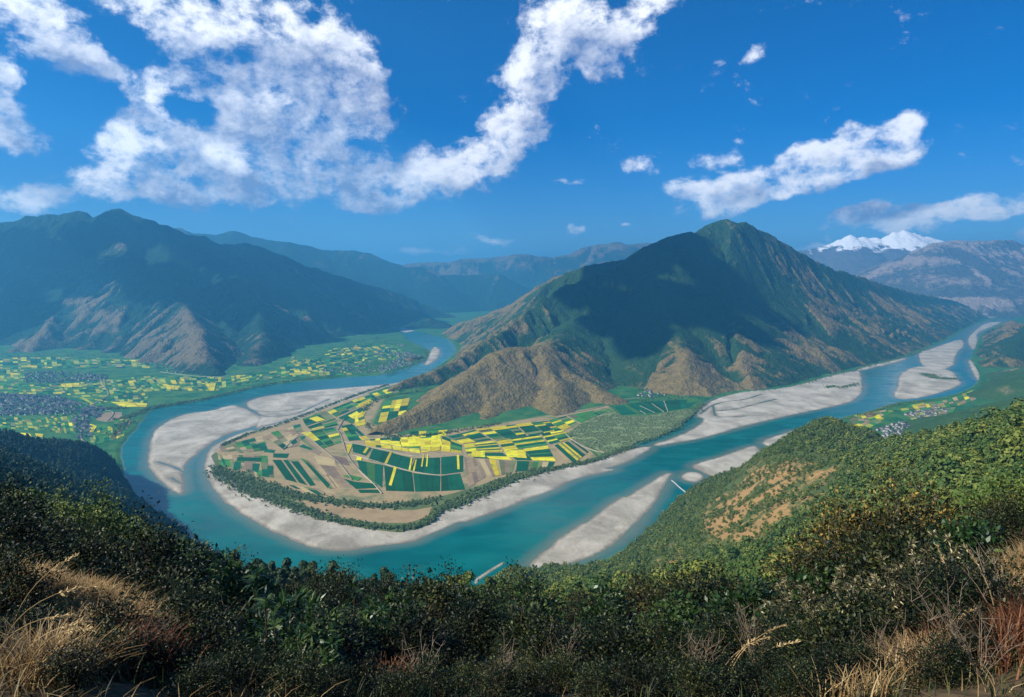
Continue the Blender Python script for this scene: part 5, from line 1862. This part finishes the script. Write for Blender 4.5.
def build_thicket():
    r = np.random.default_rng(44)
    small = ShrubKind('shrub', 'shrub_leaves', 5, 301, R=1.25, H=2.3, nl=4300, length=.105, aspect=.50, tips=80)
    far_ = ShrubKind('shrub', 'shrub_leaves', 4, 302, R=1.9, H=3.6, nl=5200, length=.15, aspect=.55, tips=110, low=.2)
    bushy = ShrubKind('leafy_tree', 'hill_leaves', 3, 303, R=2.6, H=5.2, nl=7000, length=.21, aspect=.6, tips=130, low=.25)
    amber = ShrubKind('amber_shrub', 'amber_leaves', 3, 304, R=1.3, H=2.4, nl=4600, length=.10, aspect=.5, tips=90)
    cream = ShrubKind('cream_shrub', 'cream_leaves', 3, 305, R=.95, H=1.5, nl=2600, length=.12, aspect=.26, tips=80, rosette=True)
    lance = ShrubKind('lance_leaved_plant', 'lance_leaves', 3, 306, R=.6, H=1.2, nl=900, length=.20, aspect=.20, tips=42, droop=.7, rosette=True)
    sites = []   # kind, px, range, scale, squash, row, tone
    for px in np.arange(-40, 800, 36):
        sites.append((far_, px + r.normal(0, 9), r.uniform(34, 46), r.uniform(.42, .95) * (.8 if px > 540 else 1.0), r.uniform(.8, 1.15), 'back', 'dark tall'))
    for px in np.arange(-30, 1080, 36):
        sites.append((far_, px + r.normal(0, 10), r.uniform(24, 31), r.uniform(.36, .74) * (.8 if px > 540 else 1.0), r.uniform(.8, 1.1), 'middle', 'dark broad'))
    for px in np.arange(150, 1000, 44):
        sites.append((small, px + r.normal(0, 10), r.uniform(16, 20.5), r.uniform(.5, 1.05), .85, 'inner', 'dark small-leaved'))
    for px in [176, 206, 236, 268, 300, 335, 372, 405, 438, 462, 486, 512, 540, 570, 598, 625, 650, 680, 706, 736, 768, 800, 830, 868, 900, 950, 985, 1020]:
        sites.append((small, px + r.normal(0, 12), r.uniform(9.6, 12.5), r.uniform(.38, .64), .8, 'front', 'dark low'))
    for px, rg, sc in [(10, 15, .7), (50, 20, .8), (90, 19, .75), (20, 9.5, .35), (110, 9.5, .42), (140, 8.6, .32), (160, 13, .6), (205, 9, .45), (60, 7.4, .26), (0, 22, .9), (2, 11, .5), (90, 8.2, .36), (175, 11, .5), (985, 9, .34), (950, 8.2, .3), (130, 22, .9)] + [(x, 7.5 + .5 * (i % 3), .27 + .05 * (i % 2)) for i, x in enumerate(range(190, 900, 34))]:
        sites.append((small, px, rg, sc, .8, 'front', 'dark twiggy'))
    cnt = {}
    for k, px, rg, sc, sq, row, tone in sites:
        cnt[(row, tone, mark(px))] = cnt.get((row, tone, mark(px)), 0) + 1
    seen = {}
    for k, px, rg, sc, sq, row, tone in sorted(sites, key=lambda q: q[1]):
        key = (row, tone, mark(px))
        seen[key] = seen.get(key, 0) + 1
        lab = '%s %s-row shrub below %s' % (tone, row, mark(px))
        if cnt[key] > 1:
            lab = '%s of the %s %s-row shrubs below %s' % (ORD[seen[key] - 1], tone, row, mark(px))
        k.put(spot(px, rg), sc, r, lab, 'shrub', 'dark shrubs of the thicket below the viewpoint', sq)
    for px, rg, sc, lab in [(98, 58, 1.12, 'leafy green tree with sunlit crown rising above the left slope thicket'), (60, 50, .8, 'lower green tree left of the sunlit leafy tree'), (140, 52, .82, 'lower green tree right of the sunlit leafy tree'), (20, 56, .85, 'green tree at the left edge above the grass hummock'),
                            (905, 70, .6, 'olive green tree standing above the amber shrubs'), (960, 64, .7, 'olive tree crown in front of the right forest'), (1015, 52, 1.0, 'tall olive green tree at the right edge'), (860, 75, .5, 'small olive tree left of the amber shrubs')]:
        bushy.put(spot(px, rg), sc, r, lab, 'tree', None)
    A = [(640, 23, 1.2), (664, 21, 1.0), (612, 23, 1.0), (585, 22, .85), (690, 22, 1.0), (556, 23, .8), (836, 21, 1.25), (862, 19, 1.25), (890, 19, 1.2), (914, 21, 1.35), (1000, 26, 1.1), (735, 20, .8)]
    for i, (px, rg, sc) in enumerate(sorted(A)):
        amber.put(spot(px, rg), sc * (1.0 if 820 < px < 930 else .78), r, 'amber tipped shrub, %s from the left of the yellowing shrubs' % ['first', 'second', 'third', 'fourth', 'fifth', 'sixth', 'seventh', 'eighth', 'ninth', 'tenth', 'eleventh', 'twelfth', 'thirteenth', 'fourteenth', 'fifteenth', 'sixteenth'][i], 'shrub', 'yellowing shrubs along the right of the thicket')
    Cc = [(812, 12.5, 1.0), (836, 11.0, .9), (862, 12, 1.1), (884, 11.0, .85), (903, 13, 1.15), (922, 12.4, 1.0), (938, 14, 1.1), (792, 13.5, .95)]
    for i, (px, rg, sc) in enumerate(sorted(Cc)):
        cream.put(spot(px, rg), sc * .74, r, 'pale cream leaved shrub, %s from the left of the pale shrubs' % ORD[i], 'shrub', 'pale shrubs below the right forest')
    Lc = [(262, 11.5, 1.0), (285, 10.5, 1.1), (304, 12.5, 1.0), (324, 10.2, .9), (345, 12, 1.0), (272, 9.2, .8), (312, 8.8, .8), (296, 15, 1.1), (372, 11, .8)]
    for i, (px, rg, sc) in enumerate(sorted(Lc)):
        lance.put(spot(px, rg), sc, r, 'green plant with long drooping leaves, %s from the left in its clump' % ORD[i], 'plant', 'long leaved plants in the lower left thicket')


def build_twigs():
    """leafless bushes: a fan of thin forking branches each"""
    r = np.random.default_rng(66)
    kinds = []
    for v in range(4):
        root, fork = [], []
        for k in range(16):
            th, ln = r.uniform(0, 6.28), r.uniform(.6, 1.25)
            lean = r.uniform(.15, .75)
            p = [np.array([lean * ln * t * math.cos(th) + r.normal(0, .02), lean * ln * t * math.sin(th) + r.normal(0, .02), ln * t * (1 - .25 * lean * t)]) for t in (0, .35, .7, 1.0)]
            root.append(tube_np(p, [.011, .008, .005, .002], 4))
            for q in range(5):
                a = p[1 + q % 2] * (1 - .5) + p[2 + q % 2] * .5
                b = a + np.array([r.normal(0, .14), r.normal(0, .14), r.uniform(.08, .32)])
                fork.append(tube_np([a, (a + b) / 2 + r.normal(0, .015, 3), b], [.005, .004, .0015], 3))
        bv, bf = join_np(root + [(v_, f_[:, [0, 1, 2, 3]]) for v_, f_ in fork])
        kinds.append((mesh_np('branches', bv, bf, MAT['twigs'], {'tint': np.clip(r.normal(.5, .2, len(bv)), 0, 1)}, link=False),))
    spots_ = sorted([(25, 8.4, .8), (72, 7.6, .6), (150, 9.4, .9), (205, 10.5, 1.0), (420, 9.0, .9), (505, 8.6, .8), (560, 10, 1.0), (705, 9.6, 1.0), (760, 10.5, 1.1), (880, 9.2, .9), (925, 8.6, .9), (962, 9.8, 1.1), (990, 8.4, .8), (1012, 10.2, 1.2), (940, 11.5, 1.2)])
    word = ['leftmost', 'second', 'third', 'fourth', 'fifth', 'sixth', 'seventh', 'eighth', 'ninth', 'tenth', 'eleventh', 'twelfth', 'thirteenth', 'fourteenth', 'rightmost']
    for i, (px, rg, sc) in enumerate(spots_):
        o = empty('bare_bush', spot(px, rg), r.uniform(0, 6.28), sc * .75)
        tag(o, 'leafless grey brown bush, %s of the bare bushes along the bottom edge' % word[i], 'bush', 'bare bushes along the bottom edge')
        for q in kinds[r.integers(4)]:
            d = q.copy()
            d.parent = o
            COL.objects.link(d)
    broad = ShrubKind('broad_leaved_shrub', 'lance_leaves', 3, 310, R=1.0, H=1.7, nl=1500, length=.19, aspect=.46, tips=50)
    bs = sorted([(228, 17, 1.0), (390, 15, .9), (470, 19, 1.0), (530, 14, .8), (612, 16, .9), (676, 13, .75), (748, 15, .85), (180, 20, 1.1), (820, 17, .9), (975, 15, .8)])
    for i, (px, rg, sc) in enumerate(bs):
        broad.put(spot(px, rg), sc * .9, r, 'broad leaved green shrub, %s from the left among the broad leaved ones' % ORD[i], 'shrub', 'broad leaved shrubs in the thicket')


def grass_np(px, rg, h, r, width=.010, lean=.55):
    """blades at columns px and ranges rg"""
    n = len(px)
    a = np.arctan2((px - 512.0) / F, CP - .30 * SP)
    x, y = rg * np.sin(a), rg * np.cos(a)
    z = hill_z(x, y) - .02
    th = r.uniform(0, 6.283, n)
    ln = np.abs(r.normal(lean, .25, n))
    hx, hy = np.cos(th), np.sin(th)
    sx, sy = -hy, hx
    V = np.empty((n, 8, 3))
    for k, t in enumerate((0, .4, .75, 1.0)):
        cx = x + hx * h * ln * t ** 1.9
        cyy = y + hy * h * ln * t ** 1.9
        cz = z + h * (t - .30 * ln * t ** 3)
        w_ = width * (1 - .8 * t)
        V[:, 2 * k] = np.stack([cx - sx * w_, cyy - sy * w_, cz], -1)
        V[:, 2 * k + 1] = np.stack([cx + sx * w_, cyy + sy * w_, cz], -1)
    b = np.arange(n)[:, None, None] * 8
    f = np.array([[0, 1, 3, 2], [2, 3, 5, 4], [4, 5, 7, 6]])[None]
    return V.reshape(-1, 3), (b + f).reshape(-1, 4), np.repeat(np.clip(r.normal(.5, .22, n), 0, 1), 8)


def tussocks(centres, per, r, spread, h, **kw):
    Vs, Fs, Ts, o = [], [], [], 0
    for px, rg, s_ in centres:
        m = int(per * s_)
        gpx = px + r.normal(0, spread * 667 / rg, m)
        grg = np.maximum(rg + r.normal(0, spread * 1.1, m), 3.2)
        hh = h * s_ * r.uniform(.45, 1.15, m)
        V, Fc, T = grass_np(gpx, grg, hh, r, **kw)
        Vs.append(V)
        Fs.append(Fc + o)
        Ts.append(np.clip(T + r.normal(0, .12), 0, 1))
        o += len(V)
    return np.concatenate(Vs), np.concatenate(Fs), np.concatenate(Ts)


def build_grass():
    r = np.random.default_rng(55)

    def patch(poly, n, rlo, rhi):
        out = []
        while len(out) < n:
            px, u = r.uniform(poly[0], poly[1]), r.uniform(0, 1)
            out.append((px, rlo + (rhi - rlo) * u, r.uniform(.6, 1.25)))
        return out
    def lay(name, C, per, spread, h, mat, label, cat, **kw):
        V, Fc, T = tussocks(C, per, r, spread, h, **kw)
        stuff(mesh_np(name, V, Fc, MAT[mat], {'tint': T}, smooth=False), label, cat)
    lay('dry_grass', patch((16, 95), 30, 11.2, 13.6) + patch((85, 168), 26, 9.8, 11.4) + patch((22, 62), 11, 7.9, 8.9), 330, .26, .46, 'dry_grass', 'straw coloured dry grass on the hummock at lower left', 'grass')
    lay('dry_grass', patch((975, 1050), 14, 12.4, 14.5) + patch((900, 930), 6, 8.6, 9.8) + patch((845, 870), 2, 7.7, 8.1), 220, .24, .48, 'dry_grass', 'pale dry grass on the bank at lower right', 'grass')
    lay('rust_grass', patch((1000, 1050), 7, 8.6, 10.5) + patch((930, 955), 3, 9.5, 10.5) + patch((360, 400), 3, 8.4, 9.4) + patch((128, 158), 4, 8.6, 9.8), 240, .22, .5, 'rust_grass', 'rust brown withered grass in clumps near the bottom corners', 'grass')
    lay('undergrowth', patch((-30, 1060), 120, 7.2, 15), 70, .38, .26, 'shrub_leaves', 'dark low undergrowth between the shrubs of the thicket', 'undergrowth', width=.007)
    lay('dry_litter', patch((-30, 1060), 36, 6.8, 13), 30, .5, .26, 'dry_grass', 'scattered dry straws and twigs on the dark thicket floor', 'straw', width=.006, lean=1.1)

    # single bent straws with seed heads
    def stalk(px, rg, H, lx, ly, lab, grp, n=9):
        p = spot(px, rg)
        path, rad = [], []
        for k in range(n):
            t = k / (n - 1)
            path.append((lx * H * t ** 1.8, ly * H * t ** 1.8, H * (t - .35 * math.hypot(lx, ly) * t ** 3)))
            rad.append(.0075 * (1 - .6 * t))
        root = empty('dry_stalk', p)
        tag(root, lab, 'grass stalk', grp)
        v, f = tube_np(path, rad, 5)
        mesh_np('stem', v, f, MAT['dry_grass'], {'tint': np.full(len(v), .7)}, parent=root)
        q = np.array(path)
        m = 60
        s_ = r.uniform(.76, 1.0, m)
        c = np.stack([np.interp(s_, np.linspace(0, 1, n), q[:, i]) for i in range(3)], -1)
        d = (q[-1] - q[-3])[None] / np.linalg.norm(q[-1] - q[-3]) + r.normal(0, .35, (m, 3))
        V = leaves_np(c, d, r.normal(size=(m, 3)), .055, .25, r)
        mesh_np('seed_head', V, quads(m), MAT['dry_grass'], {'tint': np.full(len(V), .9)}, smooth=False, parent=root)
    for px, rg, H, lx, ly, lab in [(-6, 9.0, 1.10, .9, .1, 'long pale straw bending right at the left edge above the hummock'), (4, 9.6, 1.22, .55, .2, 'tall upright straw with feathery head at the left edge'), (-14, 8.6, 0.87, 1.0, .0, 'low straw arching right over the left grass hummock'), (14, 7.6, 1.0, .8, -.2, 'short pale straw arching over the dark lower left corner'),
                                   (6, 8.2, .8, .9, .1, 'pale curled straw beside the lower left corner')]:
        stalk(px, rg, H, lx, ly, lab, 'dry stalks at the left edge')
    for i, (px, rg, H, lx, ly) in enumerate([(722, 9.0, .95, .7, .0), (734, 9.2, 1.05, .75, .1), (744, 9.0, .9, .85, .0), (728, 8.8, .8, .5, .1)]):
        stalk(px, rg, H, lx, ly, 'thin straw arching right in the middle right thicket, %s of four from the left' % ORD[i], 'arching straws in the middle right thicket')
    for i, (px, rg, H, lx, ly) in enumerate([(930, 9.2, 1.0, .6, .0), (962, 11, 1.3, -.2, .1), (1004, 10, 1.3, -.3, .1)]):
        stalk(px, rg, H, lx, ly, 'tall dry straw on the right bank, %s from the left of the three there' % ORD[i], 'tall straws on the right bank')


build_thicket()
build_twigs()
build_grass()

# ------------------------------------------------------------------ the air of the valley
def build_haze():
    x0, x1, y0, y1, z0, z1 = -31000.0, 31000.0, -31000.0, 31000.0, -160.0, 1500.0
    V = np.array([(x, y, z) for z in (z0, z1) for y in (y0, y1) for x in (x0, x1)], float)
    Fc = np.array([[0, 2, 3, 1], [4, 5, 7, 6], [0, 1, 5, 4], [2, 6, 7, 3], [0, 4, 6, 2], [1, 3, 7, 5]])
    m = bpy.data.materials.new('haze')
    m.use_nodes = True
    t = NT(m.node_tree)
    for n in list(t.n):
        t.n.remove(n)
    out = t.add('ShaderNodeOutputMaterial')
    v = t.add('ShaderNodeVolumePrincipled')
    v.inputs['Color'].default_value = (*HAZE_COLOR, 1)
    v.inputs['Density'].default_value = HAZE_DENSITY
    v.inputs['Anisotropy'].default_value = HAZE_ANISO
    t.link(v.outputs[0], out.inputs['Volume'])
    o = mesh_np('haze', V, Fc, m, smooth=False)
    stuff(o, 'blue haze filling the air of the whole river valley', 'haze')


build_haze()
